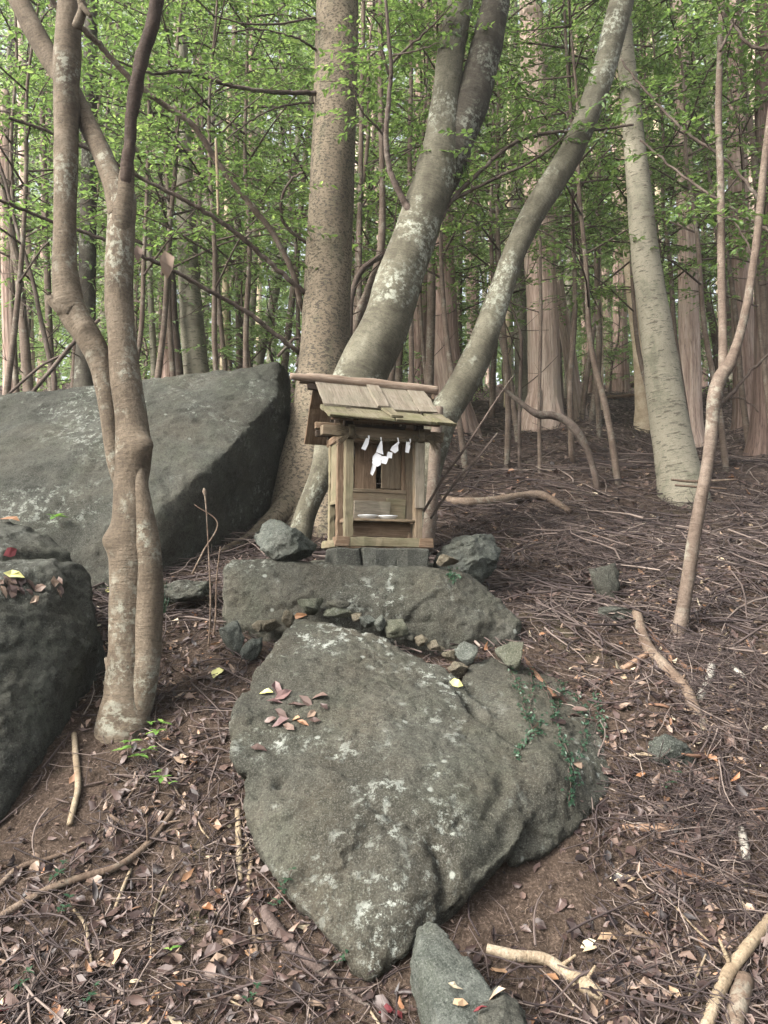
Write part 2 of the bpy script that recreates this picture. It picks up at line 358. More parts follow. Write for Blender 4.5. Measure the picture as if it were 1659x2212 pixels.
def ground_mat():
    m = NT('forest_soil', .95, .1); co = m.coord('Object')
    a = m.noise(co, 2.2, 5, .6); b = m.noise(co, 22, 5, .7); f = m.noise(co, 90, 4, .7)
    v = m.vor(m.coord('Object', scale=(1, .7, 1)), 26, out='Color')
    c = m.ramp(b, [(.3, (.018, .012, .009)), (.5, (.038, .027, .020)), (.75, (.068, .049, .037))])
    c = m.mix(m.ramp(f, [(.52, 0.), (.68, .7)]), c, (.125, .093, .075))
    c = m.mix(m.ramp(f, [(.3, .7), (.45, 0.)]), c, (.022, .015, .012))
    sep = m.n('ShaderNodeSeparateColor'); m.l(v, sep.inputs[0])
    yy = m.n('ShaderNodeSeparateXYZ'); m.l(co, yy.inputs[0])
    far = m.ramp(m.math('DIVIDE', yy.outputs[1], 40.), [(.12, 0.), (.3, 1.)])
    lit = m.ramp(sep.outputs[0], [(0., (.025, .018, .017)), (.5, (.060, .044, .040)), (.85, (.115, .088, .077)), (1., (.24, .19, .165))])
    c = m.mix(m.math('MULTIPLY', far, .75), c, lit)
    moss = m.ramp(a, [(.60, 0.), (.75, .35)])
    c = m.mix(moss, c, (.055, .062, .026))
    n1 = m.bump(b, .02, .8); n2 = m.bump(f, .008, .9, n1)
    return m.done(c, n2)
M['ground'] = ground_mat()
# ------------------------------------------------------------------ ground
def grade(lo, hi, pieces):
    out = [lo]
    while out[-1] < hi:
        x = out[-1]
        st = [s for (a, s) in pieces if x >= a][-1]
        out.append(x + st)
    return np.array(out)
gy = grade(-4, 78, [(-99, .4), (1.6, .045), (5.5, .09), (9, .2), (16, .5), (30, 2), (60, 8)])
half = grade(0, 58, [(0, .05), (2.6, .1), (5, .3), (10, 1.), (25, 5)])
gx = np.concatenate([-half[:0:-1], half])
GX, GY = np.meshgrid(gx, gy)
GV = np.stack([GX.ravel(), GY.ravel(), ground_z(GX.ravel(), GY.ravel())], 1)
near = np.clip(1.3 - np.abs(GV[:, 1] - 3.5) / 6, 0, 1)
GV[:, 2] += near * (.022 * fbm(GV * np.array([5, 5, 0]) + 2, 3) + .010 * fbm(GV * np.array([17, 17, 0]) + 9, 2))
ni, nj = len(gy), len(gx)
ii = (np.arange(ni - 1)[:, None] * nj + np.arange(nj - 1)[None])
GQ = np.stack([ii, ii + 1, ii + nj + 1, ii + nj], 2).reshape(-1, 4)
ground = build('ground', GV, GQ, M['ground']); tag(ground, 'steep forest floor of bare brown soil under leaf litter', kind='structure')

BV = [BVHTree.FromPolygons([Vector(v) for v in GV], [tuple(q) for q in GQ])]
def S(px, py, only=None):
    """nearest solid surface (ground, boulders, stones) seen at a photo pixel -> point, normal"""
    r = Vector(ray(px, py)).normalized(); best = None
    for b in (BV if only is None else only):
        h = b.ray_cast(Vector(CAM), r)
        if h[0] is not None and (best is None or h[3] < best[2]): best = (np.array(h[0]), np.array(h[1]), h[3])
    if best is None: p = P(px, py, 9.); return p, np.array([0, 0, 1.])
    n = best[1]
    return best[0], (n if n @ np.array(r) < 0 else -n)
def bvh_of(o):
    me = o.data; mw = np.array(o.matrix_world)
    loc = np.array(o.location)
    return BVHTree.FromPolygons([Vector(np.array(v.co) + loc) for v in me.vertices], [tuple(p.vertices) for p in me.polygons])
def drop(x, y):
    best = None
    for b in BV:
        h = b.ray_cast(Vector((x, y, 6.0 + max(0, y - 4))), Vector((0, 0, -1)))
        if h[0] is not None and (best is None or h[0].z > best[0][2]): best = (np.array(h[0]), np.array(h[1]))
    return best

# ------------------------------------------------------------------ boulders
def chips(p, f, seed):
    """broken facets: each cell of a jittered lattice carries its own tilted plane"""
    q = p * f; b = np.floor(q); best = np.full(len(p), 9.); out = np.zeros(len(p))
    for dx in (-1, 0, 1):
        for dy in (-1, 0, 1):
            for dz in (-1, 0, 1):
                c = b + np.array([dx, dy, dz]); h = _perm[(_perm[(_perm[(c[:, 0].astype(int) + seed) & 255] + c[:, 1].astype(int)) & 255] + c[:, 2].astype(int)) & 255]
                ctr = c + .5 + .45 * _g[h]; dv = q - ctr; d2 = (dv ** 2).sum(1); k = d2 < best
                best[k] = d2[k]; out[k] = ((dv * _g[(h + 77) & 255]).sum(1) + .5 * _g[(h + 31) & 255][:, 0])[k]
    return out
def boulder(label, hulls, voxel, mat, amp=.03, freq=2.2, fine=.006, smooth=6, cracks=(), seed=0., name='boulder', group=None, chip=.012, cf=2.4):
    me = bpy.data.meshes.new('t'); bm = bmesh.new()
    for pts in hulls:
        b2 = bmesh.new()
        for p in pts: b2.verts.new([float(c) for c in p])
        r = bmesh.ops.convex_hull(b2, input=b2.verts[:])
        bmesh.ops.delete(b2, geom=[v for v in b2.verts if not v.link_faces], context='VERTS')
        t = bpy.data.meshes.new('t2'); b2.to_mesh(t); b2.free(); bm.from_mesh(t); bpy.data.meshes.remove(t)
    bm.to_mesh(me); bm.free()
    o = bpy.data.objects.new('t', me); COL.objects.link(o)
    md = o.modifiers.new('r', 'REMESH'); md.mode = 'VOXEL'; md.voxel_size = voxel; md.adaptivity = 0
    if smooth: ms = o.modifiers.new('s', 'SMOOTH'); ms.factor = .5; ms.iterations = smooth
    ev = o.evaluated_get(bpy.context.evaluated_depsgraph_get()); m2 = bpy.data.meshes.new_from_object(ev)
    bpy.data.objects.remove(o); bpy.data.meshes.remove(me)
    n = len(m2.vertices); V = np.empty(n * 3, np.float32); m2.vertices.foreach_get('co', V); V = V.reshape(-1, 3).astype(float)
    N = np.empty(n * 3, np.float32); m2.vertices.foreach_get('normal', N); N = N.reshape(-1, 3)
    q = [tuple(p.vertices) for p in m2.polygons]
    own = [BVHTree.FromPolygons([Vector(v) for v in V], q)]
    ridged = 1 - np.abs(fbm(V * freq * 1.7 + seed + 40, 4))
    dsp = amp * fbm(V * freq + seed, 5) + amp * .55 * (ridged - .7) + amp * .45 * fbm(V * np.array([6, 6, 14.]) + seed + 5, 4) + fine * 1.6 * fbm(V * 24 + seed, 3)
    wp = V + .10 * np.stack([fbm(V * 3 + k, 3) for k in (1., 8., 19.)], 1); dsp = dsp + chip * chips(wp, cf, int(seed)) + chip * .35 * chips(wp, cf * 2.7, int(seed) + 9)
    for pl, depth, width in cracks:
        pts = spline([S(a, b, own)[0] for a, b in pl], 60); pts = pts + .012 * np.stack([noise3(pts * 14 + k) for k in (1., 9., 23.)], 1)
        dist = np.full(n, 9.)
        for p in pts: dist = np.minimum(dist, np.linalg.norm(V - p, axis=1))
        dsp = dsp - depth * np.exp(-(dist / width) ** 2)
    V = V + N * dsp[:, None]
    F = np.array([f for f in q if len(f) == 4]); F3 = np.array([f for f in q if len(f) == 3]).reshape(-1, 3)
    bpy.data.meshes.remove(m2)
    c = V.mean(0); c[2] = V[:, 2].min()
    o = build(name, V, [F] + ([F3] if len(F3) else []), mat, None, None, c); o.location = c
    tag(o, label, 'boulder' if name == 'boulder' else 'rock', group)
    BV.append(bvh_of(o))
    return o
def dn(p, dz, dy=0., dx=0.): return np.array(p) + np.array([dx, dy, -dz])

# big slanting boulder with a dark right face, behind the left tree
e1 = [P(326, 1120, 5.35), P(420, 1030, 5.62), P(500, 965, 5.9), P(600, 855, 6.5), P(603, 780, 6.9)]
e2 = [P(626, 815, 7.25), P(628, 900, 6.9), P(580, 1010, 6.6), P(530, 1100, 6.3), P(430, 1178, 5.85), P(336, 1222, 5.4)]
rid = [P(-420, 905, 6.6), P(0, 868, 6.75), P(130, 860, 6.8), P(330, 845, 6.8), P(520, 802, 6.9)]
bot = [P(230, 1290, 5.12), P(0, 1270, 5.0), P(-420, 1240, 5.0), P(326, 1215, 5.33)]
big = e1 + e2 + rid + bot + [dn(p, 1.0, .6) for p in rid] + [dn(p, .7, .3) for p in e2 + bot] + [dn(P(607, 795, 6.9), 1.5, .4), P(250, 975, 5.75), P(0, 1020, 5.6)]
boulder('large slanting grey boulder with a dark shaded right face behind the forked tree', [big], .026, M['rock_dark'], .022, 1.1, .005, 1,
        cracks=[([(490, 900), (520, 912), (548, 918)], .03, .02), ([(0, 960), (90, 945), (160, 920), (240, 890)], .012, .015)], seed=3.)

# rounded boulder filling the left edge
l1 = [P(-350, 1120, 4.5), P(0, 1118, 4.45), P(70, 1135, 4.4), P(150, 1195, 4.25), P(-350, 1220, 3.9), P(0, 1180, 4.0), P(-350, 1500, 3.6), P(150, 1300, 4.2)]
l1 += [dn(p, .9, .4) for p in l1[:4]]
l2 = [P(-350, 1235, 3.55), P(0, 1262, 3.62), P(95, 1222, 3.84), P(165, 1216, 3.98), P(192, 1240, 4.02), P(207, 1310, 3.98), P(210, 1365, 3.95), P(200, 1430, 3.95), P(160, 1500, 3.86), P(110, 1575, 3.62), P(45, 1690, 3.34), P(0, 1770, 3.16),
      P(-350, 1420, 3.05), P(-350, 1960, 2.72), P(0, 1420, 3.42), P(90, 1380, 3.68), P(150, 1300, 3.88), P(60, 1560, 3.4)]
l2 += [dn(P(200, 1430, 3.95), .4, .5), dn(P(0, 1770, 3.16), .2, .5), P(-350, 1240, 4.6), P(160, 1230, 4.5), dn(P(-350, 1960, 2.72), .2, .8)]
boulder('rounded dark grey boulder with a leaf strewn ledge left of the forked tree', [l1, l2], .016, M['rock_dark'], .020, 1.6, .005, 3, seed=8.)

# slab the shrine stands on
sl = [P(480, 1232, 4.52), P(500, 1212, 4.6), P(580, 1212, 4.62), P(720, 1222, 4.55), P(900, 1232, 4.5), P(1000, 1240, 4.5), P(1060, 1275, 4.48), P(1120, 1340, 4.42), P(1127, 1380, 4.40), P(1075, 1412, 4.36),
      P(482, 1345, 4.48), P(600, 1360, 4.36), P(800, 1400, 4.28), P(950, 1420, 4.26), P(560, 1290, 4.42), P(720, 1295, 4.33), P(950, 1320, 4.30), P(1050, 1345, 4.32)]
sl += [np.array([p[0] * 1.04, 5.55, 1.57]) for p in (sl[0], sl[3], sl[5])] + [dn(p, .35, .15) for p in sl[8:14]] + [np.array([-.7, 5.5, 1.1]), np.array([.6, 5.5, 1.1]), P(1130, 1370, 4.9)]
boulder('long low grey slab of rock carrying the small wooden shrine', [sl], .013, M['rock'], .012, 2.2, .005, 1,
        cracks=[([(600, 1240), (700, 1262), (860, 1262), (960, 1290), (1080, 1335)], .018, .02), ([(560, 1330), (700, 1300), (820, 1330), (930, 1345)], .012, .02)], seed=14.)

# great front boulder: main face, right lobe, lower nose
m1 = [P(800, 2110, 2.60), P(745, 2070, 2.62), P(655, 1960, 2.74), P(575, 1850, 2.90), P(530, 1740, 3.08), P(548, 1690, 3.2), P(590, 1400, 4.02), P(560, 1440, 3.86), P(540, 1470, 3.74), P(640, 1336, 4.22), P(700, 1336, 4.24), P(780, 1362, 4.18), P(880, 1402, 4.06), P(960, 1446, 3.92), P(1000, 1520, 3.72),
      P(1100, 1620, 3.44), P(1196, 1672, 3.24), P(1112, 1715, 3.08), P(1110, 1835, 2.90), P(990, 1925, 2.76), P(960, 1990, 2.74), P(880, 2060, 2.64), P(820, 1800, 2.86), P(700, 1780, 2.92), P(880, 1950, 2.68), P(770, 1560, 3.40), P(900, 1640, 3.18), P(650, 1600, 3.36)]
m1 += [dn(P(800, 2110, 2.6), .25, .3), dn(P(990, 1960, 2.85), .25, .5), dn(P(560, 1830, 2.95), .4, .5), P(650, 1400, 4.6), P(950, 1480, 4.5), dn(P(600, 1500, 4.0), .6, .4)]
m2 = [P(500, 1560, 3.44), P(512, 1500, 3.62), P(497, 1630, 3.26), P(512, 1668, 3.2), P(600, 1668, 3.19), P(690, 1640, 3.28), P(690, 1560, 3.52), P(590, 1560, 3.46), P(560, 1480, 3.74), P(650, 1450, 3.92), dn(P(520, 1640, 3.4), .3, .4), P(700, 1500, 4.0)]
m3 = [P(1000, 1470, 3.94), P(1016, 1436, 4.06), P(1060, 1418, 4.14), P(1135, 1430, 4.14), P(1205, 1456, 4.10), P(1275, 1490, 4.02), P(1316, 1530, 3.92), P(1332, 1590, 3.76), P(1336, 1650, 3.56), P(1322, 1690, 3.40), P(1240, 1690, 3.24), P(1150, 1745, 3.08), P(1195, 1660, 3.20), P(1000, 1510, 3.78), P(1060, 1560, 3.58), P(1150, 1550, 3.60), P(1260, 1600, 3.52),
      P(1255, 1775, 3.16), P(1185, 1835, 3.03), P(1100, 1700, 3.14), P(1100, 1870, 2.97)]
m3 += [P(1330, 1600, 4.4), P(1050, 1450, 4.5), dn(P(1325, 1690, 3.45), .4, .4), dn(P(1185, 1835, 3.03), .25, .3)]
front = boulder('massive sloping grey boulder with white lichen patches in front of the shrine', [m1, m2, m3], .0125, M['rock'], .016, 1.8, .0045, 2,
        cracks=[([(1000, 1500), (1030, 1545), (1080, 1575), (1130, 1600)], .07, .028), ([(516, 1690), (560, 1690), (600, 1700)], .05, .025),
                ([(800, 1740), (860, 1765), (900, 1790)], .025, .018), ([(935, 1830), (960, 1880), (968, 1960)], .035, .025), ([(1090, 1690), (1070, 1740), (1050, 1760)], .025, .03), ([(1100, 1790), (1080, 1840), (1030, 1880)], .03, .035)], seed=21.)

# wedge at the foot of the front boulder
wd = [P(905, 2000, 2.54), P(944, 1988, 2.55), P(893, 2068, 2.44), P(925, 1982, 2.56), P(962, 2008, 2.52), P(1012, 2098, 2.40), P(1065, 2140, 2.34), P(1112, 2195, 2.26), P(1100, 2260, 2.16), P(960, 2260, 2.14), P(930, 2160, 2.28), P(950, 2060, 2.42), P(1000, 2170, 2.26)]
wd += [dn(p, .3, .25) for p in wd[:7]]
boulder('pale green grey wedge of rock at the foot of the massive boulder', [wd], .010, M['rock_blue'], .010, 4., .004, 1, seed=33., name='rock', chip=.006, cf=5.)

boulder('low dark block of rock against the right side of the wedge', [[P(1040, 2130, 2.36), P(1080, 2118, 2.36), P(1135, 2180, 2.24), P(1150, 2230, 2.16), P(1060, 2260, 2.1), P(1030, 2180, 2.24), P(1090, 2180, 2.2)] + [dn(P(x, y, 2.3), .25, .15) for x, y in ((1050, 2140), (1140, 2200), (1060, 2250))]], .010, M['rock_dark'], .016, 5., .004, 1, seed=37., name='rock', chip=.01, cf=6.)
# ------------------------------------------------------------------ stones
def stone(label, px, py, wpx, hpx, d, mat, depth=1., tilt=0., seed=0, name='stone', cat='stone', group=None, facets=12, off=None):
    rs = np.random.default_rng(seed + 500)
    b2 = bmesh.new(); bmesh.ops.create_icosphere(b2, subdivisions=5 if wpx > 80 else 4, radius=1.0)
    V = np.array([v.co[:] for v in b2.verts]); F = np.array([[v.index for v in f.verts] for f in b2.faces]); b2.free()
    for k in range(facets):
        nn = rs.normal(size=3); nn /= np.linalg.norm(nn); lim = rs.uniform(.42, .78)
        s = V @ nn; V = V - np.where(s > lim, s - lim, 0)[:, None] * nn * .92
    V /= np.abs(V).max(0)
    V = V * (1 + .13 * fbm(V * 1.5 + seed, 5))[:, None] + .05 * np.stack([fbm(V * 4 + seed + k, 4) for k in (0, 5, 11)], 1) - .05 * V * (np.abs(fbm(V * 2.6 + seed + 30, 3)) < .08)[:, None]
    a, h = wm(wpx, d) / 2, wm(hpx, d) / 2
    V = V * np.array([a, (a + h) / 2 * depth, h])
    c, s = math.cos(tilt), math.sin(tilt); V = np.stack([V[:, 0] * c - V[:, 2] * s, V[:, 1], V[:, 0] * s + V[:, 2] * c], 1)
    loc = P(px, py, d)
    o = build(name, V, F, mat); o.location = loc; tag(o, label, cat, group); BV.append(bvh_of(o))
    return o
stone('angular grey green rock on the slab left of the shrine', 610, 1172, 142, 104, 4.66, M['rock_blue'], .9, 0, 2, 'rock', 'rock')
stone('broad dark grey rock on the ground right of the shrine', 1005, 1198, 150, 125, 5.0, M['rock_blue'], .9, 0, 5, 'rock', 'rock')
stone('small tan cobble beside the right end of the shrine plinth', 965, 1209, 56, 30, 4.62, M['rock_tan'], 1, 0, 9)
stone('lone grey green rock lying in the litter right of the massive boulder', 1440, 1640, 100, 92, 3.50, M['rock_blue'], 1, -.25, 12, 'rock', 'rock')
stone('flat dark stone half buried in litter between the forked tree and the slab', 400, 1285, 115, 62, 4.75, M['rock_dark'], 1.2, .1, 15)
stone('upright thin grey slab leaning in the litter among dry twigs', 1312, 1262, 62, 105, 5.1, M['rock_dark'], .5, .3, 18)
stone('low flat grey stone below the upright thin slab', 1335, 1330, 110, 40, 4.75, M['rock_dark'], 1.2, 0, 22)
seam = [(672, 1306, 60, 40, 'rock_moss', 'pale blocky stone at the crest of the massive boulder under the slab'), (733, 1306, 56, 20, 'rock', 'thin flat stone wedged under the slab beside the pale blocky stone'),
        (728, 1324, 60, 24, 'rock_moss', None), (795, 1341, 42, 26, 'rock_blue', None), (768, 1333, 28, 20, 'rock_tan', None), (821, 1346, 24, 32, 'rock_blue', None), (852, 1356, 60, 42, 'rock_moss', 'mossy rounded stone in the middle of the seam under the slab'),
        (884, 1378, 24, 16, 'rock_dark', None), (911, 1384, 34, 24, 'rock_tan', None), (934, 1392, 28, 22, 'rock_tan', None), (952, 1402, 16, 12, 'rock_tan', None), (975, 1414, 36, 26, 'rock_tan', None),
        (1012, 1412, 54, 46, 'rock_blue', 'squarish grey stone between the slab and the right lobe of the massive boulder'), (993, 1444, 46, 40, 'rock_tan', 'round pale pinkish stone in the cleft of the massive boulder'),
        (1104, 1413, 68, 56, 'rock_moss', 'rough round stone at the right end of the slab'), (618, 1336, 34, 38, 'rock_tan', None), (588, 1348, 42, 28, 'rock_tan', None), (556, 1352, 40, 24, 'rock_tan', None), (508, 1378, 62, 64, 'rock_blue', 'large rough stone at the left end of the seam under the slab'),
        (545, 1400, 62, 36, 'rock_blue', 'long stone tilted against the left shoulder of the massive boulder')]
for k, (x, y, w_, h_, mt, lb) in enumerate(seam):
    p, n_ = S(x, y + h_ * .35)
    stone(lb or {'rock_tan': 'small tan pebble packed in the seam under the slab', 'rock_dark': 'small dark pebble packed in the seam under the slab', 'rock_blue': 'small grey pebble packed in the seam under the slab', 'rock_moss': 'flat mossy pebble packed in the seam under the slab'}[mt],
          x, y, w_ * 1.06, h_ * 1.1, p[1] - .09, M[mt], .95, .9 if (x, y) == (545, 1400) else R.uniform(-.2, .2), 60 + k, group='stones packed in the seam under the slab')
# ------------------------------------------------------------------ shrine
SH = empty('wooden_shrine', P(830.7, 1180.7, 4.7), math.radians(18)); SS = 1.175; SH.scale = (SS, SS, SS); SH.rotation_euler[1] = math.radians(.4)
tag(SH, 'small weathered wooden shrine with a gabled plank roof standing on the rock slab', 'shrine')
def plank(name, p0, p1, width, thick, up, mat, parent=None, rough=.0015, taper=1., seed=None, nx=None, bev=.0025):
    """board from p0 to p1 (centre line); width across, thick along up"""
    p0, p1, up = map(lambda a: Vector([float(c) for c in a]), (p0, p1, up)); L = (p1 - p0).length
    x = (p1 - p0).normalized(); y = up.cross(x).normalized(); z = x.cross(y)
    nx = nx or max(2, int(L / .03)); rs = np.random.default_rng(R.randrange(9999) if seed is None else seed)
    bm = bmesh.new(); rings = []
    for i in range(nx + 1):
        t = i / nx; wv = width * (1 + (taper - 1) * t) / 2; ring = []
        for (a, b) in ((-1, -1), (1, -1), (1, 1), (-1, 1)):
            e = rs.normal(size=3) * rough
            ring.append(bm.verts.new(((t - .5) * L + (e[0] * 2.0 if i in (0, nx) else 0), a * wv + e[1], b * thick / 2 + e[2] * .6)))
        rings.append(ring)
    for i in range(nx):
        for k in range(4): bm.faces.new((rings[i][k], rings[i + 1][k], rings[i + 1][(k + 1) % 4], rings[i][(k + 1) % 4]))
    bm.faces.new(rings[0]); bm.faces.new(rings[-1][::-1])
    bmesh.ops.recalc_face_normals(bm, faces=bm.faces)
    if bev:
        ed = [e for e in bm.edges if len(e.link_faces) == 2 and e.calc_face_angle(0) > .8]
        bmesh.ops.bevel(bm, geom=ed, offset=min(bev, thick * .3), segments=1, affect='EDGES')
    me = bpy.data.meshes.new(name); bm.to_mesh(me); bm.free(); me.materials.append(mat)
    o = bpy.data.objects.new(name, me); COL.objects.link(o)
    mt = Matrix((x, y, z)).transposed().to_4x4(); mt.translation = (p0 + p1) / 2
    o.matrix_basis = mt; o.parent = parent
    return o
def zx(v, y=0.): return (v - 847) * .705e-3 * (1 + y / 4.0)
def zz(v): return (1435 - v) * .67e-3
X, Y, Z = (1, 0, 0), (0, 1, 0), (0, 0, 1)
def post(name, x, y, z0, z1, wx, wy, mat, parent=SH): return plank(name, (x, y, z0), (x, y, z1), wx, wy, (0, 1, 0), mat, parent)
def beamx(name, x0, x1, y, z, h, t, mat, parent=SH): return plank(name, (x0, y, z), (x1, y, z), t, h, Z, mat, parent)
def beamy(name, x, y0, y1, z, h, t, mat, parent=SH): return plank(name, (x, y0, z), (x, y1, z), t, h, Z, mat, parent)
# sill frame
beamx('front_sill', -.238, .238, .021, .0235, .047, .046, M['w_green'])
for sx in (-1, 1):
    plank('sill_end_block', (sx * .228 - .037, .018, .0225), (sx * .228 + .037, .018, .0225), .052, .049, Z, M['w_brown'], SH, .002)
    beamy('side_sill', sx * .218, .045, .42, .018, .040, .036, M['w_green' if sx < 0 else 'w_brown'])
beamx('rear_sill', -.20, .20, .405, .018, .038, .036, M['w_brown'])
# porch pillars, body posts
post('porch_pillar', -.191, .022, .047, .566, .044, .044, M['w_green'])
post('porch_pillar', .190, .024, .047, .566, .042, .042, M['w_tan'])
plank('pillar_facing', (.192, -.004, .205), (.192, -.004, .560), .053, .012, Y, M['w_grey'], SH)
for sx in (-1, 1):
    post('body_post', sx * .192, .18, .030, .585, .042, .042, M['w_brown' if sx < 0 else 'w_tan'])
    post('rear_post', sx * .192, .37, .036, .60, .034, .034, M['w_green' if sx < 0 else 'w_brown'])
# side walls (boards stop short above the sill)
plank('side_panel', (-.198, .275, .245), (-.198, .275, .590), .155, .010, X, M['w_green'], SH)
plank('side_panel', (.198, .275, .10), (.198, .275, .590), .155, .010, X, M['w_brown'], SH)
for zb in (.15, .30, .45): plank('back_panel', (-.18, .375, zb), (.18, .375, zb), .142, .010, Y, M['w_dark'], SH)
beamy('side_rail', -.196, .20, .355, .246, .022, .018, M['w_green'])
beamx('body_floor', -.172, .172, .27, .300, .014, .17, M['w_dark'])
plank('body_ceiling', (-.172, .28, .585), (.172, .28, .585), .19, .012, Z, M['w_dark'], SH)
# doors
hz = .45
plank('door', (-.056, .172, .318), (-.056, .172, .572), .120, .014, Y, M['w_brown'], SH)
dr = plank('door', (.088, .166, .318), (.088, .166, .572), .114, .014, (-.12, 1, 0), M['w_tan'], SH)
post('door_jamb', .158, .170, .300, .575, .022, .02, M['w_brown']); post('door_jamb', -.150, .170, .300, .575, .040, .02, M['w_brown'])
beamx('door_lintel', -.172, .172, .168, .578, .028, .022, M['w_brown'])
beamx('threshold', -.172, .172, .168, .3055, .020, .026, M['w_tan'])
plank('riser_board', (-.172, .165, .268), (.172, .165, .268), .055, .012, Y, M['w_tan'], SH)
plank('riser_board', (-.172, .170, .196), (.06, .170, .196), .084, .012, Y, M['w_brown'], SH)
plank('riser_board', (.055, .158, .205), (.172, .158, .205), .124, .012, Y, M['w_green'], SH)
# shelf and the boards under it
plank('shelf', (-.169, .085, .137), (.169, .085, .137), .165, .012, Z, M['w_tan'], SH)
plank('kick_board', (-.17, .085, .092), (.17, .085, .092), .078, .012, Y, M['w_brown'], SH)
post('kick_peg', .158, .06, .047, .080, .022, .02, M['w_brown'])
beamy('shelf_rail', -.192, .045, .16, .137, .022, .018, M['w_brown']); beamy('shelf_rail', .192, .045, .16, .137, .022, .018, M['w_brown'])
# lintel, tie beams, eave framing
beamx('lintel_beam', -.336, .328, .020, .5915, .051, .040, M['w_tan'])
for sx in (-1, 1):
    beamy('tie_beam', sx * .198, .041, .42, .590, .040, .030, M['w_brown'])
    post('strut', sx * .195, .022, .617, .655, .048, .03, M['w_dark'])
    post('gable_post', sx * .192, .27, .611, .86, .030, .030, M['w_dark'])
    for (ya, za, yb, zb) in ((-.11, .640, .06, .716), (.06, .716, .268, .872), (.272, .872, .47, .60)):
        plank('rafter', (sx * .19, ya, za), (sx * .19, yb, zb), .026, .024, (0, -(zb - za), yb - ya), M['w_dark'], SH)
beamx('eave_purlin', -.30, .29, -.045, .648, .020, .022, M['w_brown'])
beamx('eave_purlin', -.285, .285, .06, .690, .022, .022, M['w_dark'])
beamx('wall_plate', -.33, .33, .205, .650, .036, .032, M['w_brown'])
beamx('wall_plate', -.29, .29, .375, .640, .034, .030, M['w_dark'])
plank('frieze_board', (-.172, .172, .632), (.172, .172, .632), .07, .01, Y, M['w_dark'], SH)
# roof boards
E, K, T = np.array([-.14, .648]), np.array([.062, .736]), np.array([.272, .903]); RB = np.array([.50, .598])
def roofboard(name, xa, xb, a, b, lift, mat, thick=.013, rough=.002):
    pa, pb = np.array([(xa + xb) / 2, a[0], a[1] + lift]), np.array([(xa + xb) / 2, b[0], b[1] + lift])
    d = pb - pa; up = np.array([0, -d[2], d[1]])
    return plank(name, pa, pb, xb - xa, thick, up, mat, SH, rough)
roofboard('roof_board', -.318, -.010, K - (.012, .009), T, .004, M['w_grey'])
roofboard('roof_board', .022, .205, K - (.012, .009), T, .003, M['w_grey'])
roofboard('roof_board', .208, .318, K - (.012, .009), T, .006, M['w_grey'])
roofboard('roof_batten', -.030, .040, K - (.016, .012), T + (.004, .003), .020, M['w_grey'], .012)
roofboard('eave_board', -.333, .010, E, K + (.02, .006), -.012, M['w_moss'], .018, .003)
roofboard('eave_board', .014, .200, E + (.003, .001), K + (.02, .006), -.013, M['w_moss'], .018, .003)
roofboard('eave_board', .232, .345, E - (.004, .002), K + (.02, .006), -.014, M['w_moss'], .018, .003)
roofboard('eave_board', .19, .24, E + (.0, .0), E + (K - E) * .62, -.015, M['w_moss'], .016, .003)
roofboard('eave_batten', -.010, .052, E + (.01, .004), K + (.018, .006), .006, M['w_moss'], .012)
for (a, b) in ((-.325, -.11), (-.107, .11), (.113, .325)): roofboard('rear_roof_board', a, b, RB, T + (.006, -.004), .0, M['w_brown'], .013)
# ridge: a split pole, rough, with blocks
bg = Bag(); addtube(bg, [(-.455, .268, .925), (-.25, .27, .921), (0, .272, .920), (.2, .272, .918), (.40, .272, .914)], [.020, .028, .030, .028, .027], 14, 44, .18, 16, 0, 4.)
rg = bg.obj('ridge_pole', M['w_pink'], SH)
plank('ridge_cap', (-.40, .290, .905), (.37, .290, .902), .05, .012, Z, M['w_brown'], SH)
post('ridge_peg', .372, .27, .858, .90, .018, .018, M['w_brown'])
rp = plank('ridge_beam', (-.36, .272, .875), (.36, .272, .875), .026, .03, Z, M['w_dark'], SH)

# things on and at the shrine
def shrine_pt(x, y, z):
    m = Matrix.LocRotScale(SH.location, SH.rotation_euler.to_quaternion(), SH.scale); return m @ Vector((x, y, z))
def at_shrine(o):
    o.location = SH.location; o.rotation_euler = SH.rotation_euler; o.scale = SH.scale; return o
pl = plank('wooden_tablet', (-.128, .135, .195), (.072, .130, .192), .104, .010, (0, 1, .12), M['w_grey'], None, .0015)
m_ = pl.matrix_basis.copy(); pl.matrix_basis = Matrix.LocRotScale(SH.location, SH.rotation_euler.to_quaternion(), SH.scale) @ m_
tag(pl, 'plain grey wooden tablet leaning on the shrine shelf behind the dishes', 'tablet')
for k, xc in enumerate((-.075, .036)):
    prof = [(.0, .004), (.022, .004), (.024, .0), (.030, .001), (.040, .008), (.050, .0165), (.0535, .021), (.052, .0215), (.046, .017), (.034, .010), (.018, .0075), (.0, .007)]
    ns = 36; th = np.arange(ns) * 2 * math.pi / ns
    V = np.concatenate([np.stack([r * np.cos(th), r * np.sin(th), np.full(ns, z)], 1) for r, z in prof])
    i = np.arange(len(prof) - 1)[:, None] * ns; j = np.arange(ns)[None]; Q = np.stack([i + j, i + (j + 1) % ns, i + ns + (j + 1) % ns, i + ns + j], 2).reshape(-1, 4)
    o = build('offering_dish', V, Q, M['china']); o.location = shrine_pt(xc, .058, .1432); o.scale = (SS,) * 3
    tag(o, 'white porcelain offering dish on the shrine shelf at the %s' % ('green pillar side' if k == 0 else 'grey facing plank side'), 'dish', 'offering dishes on the shrine shelf')
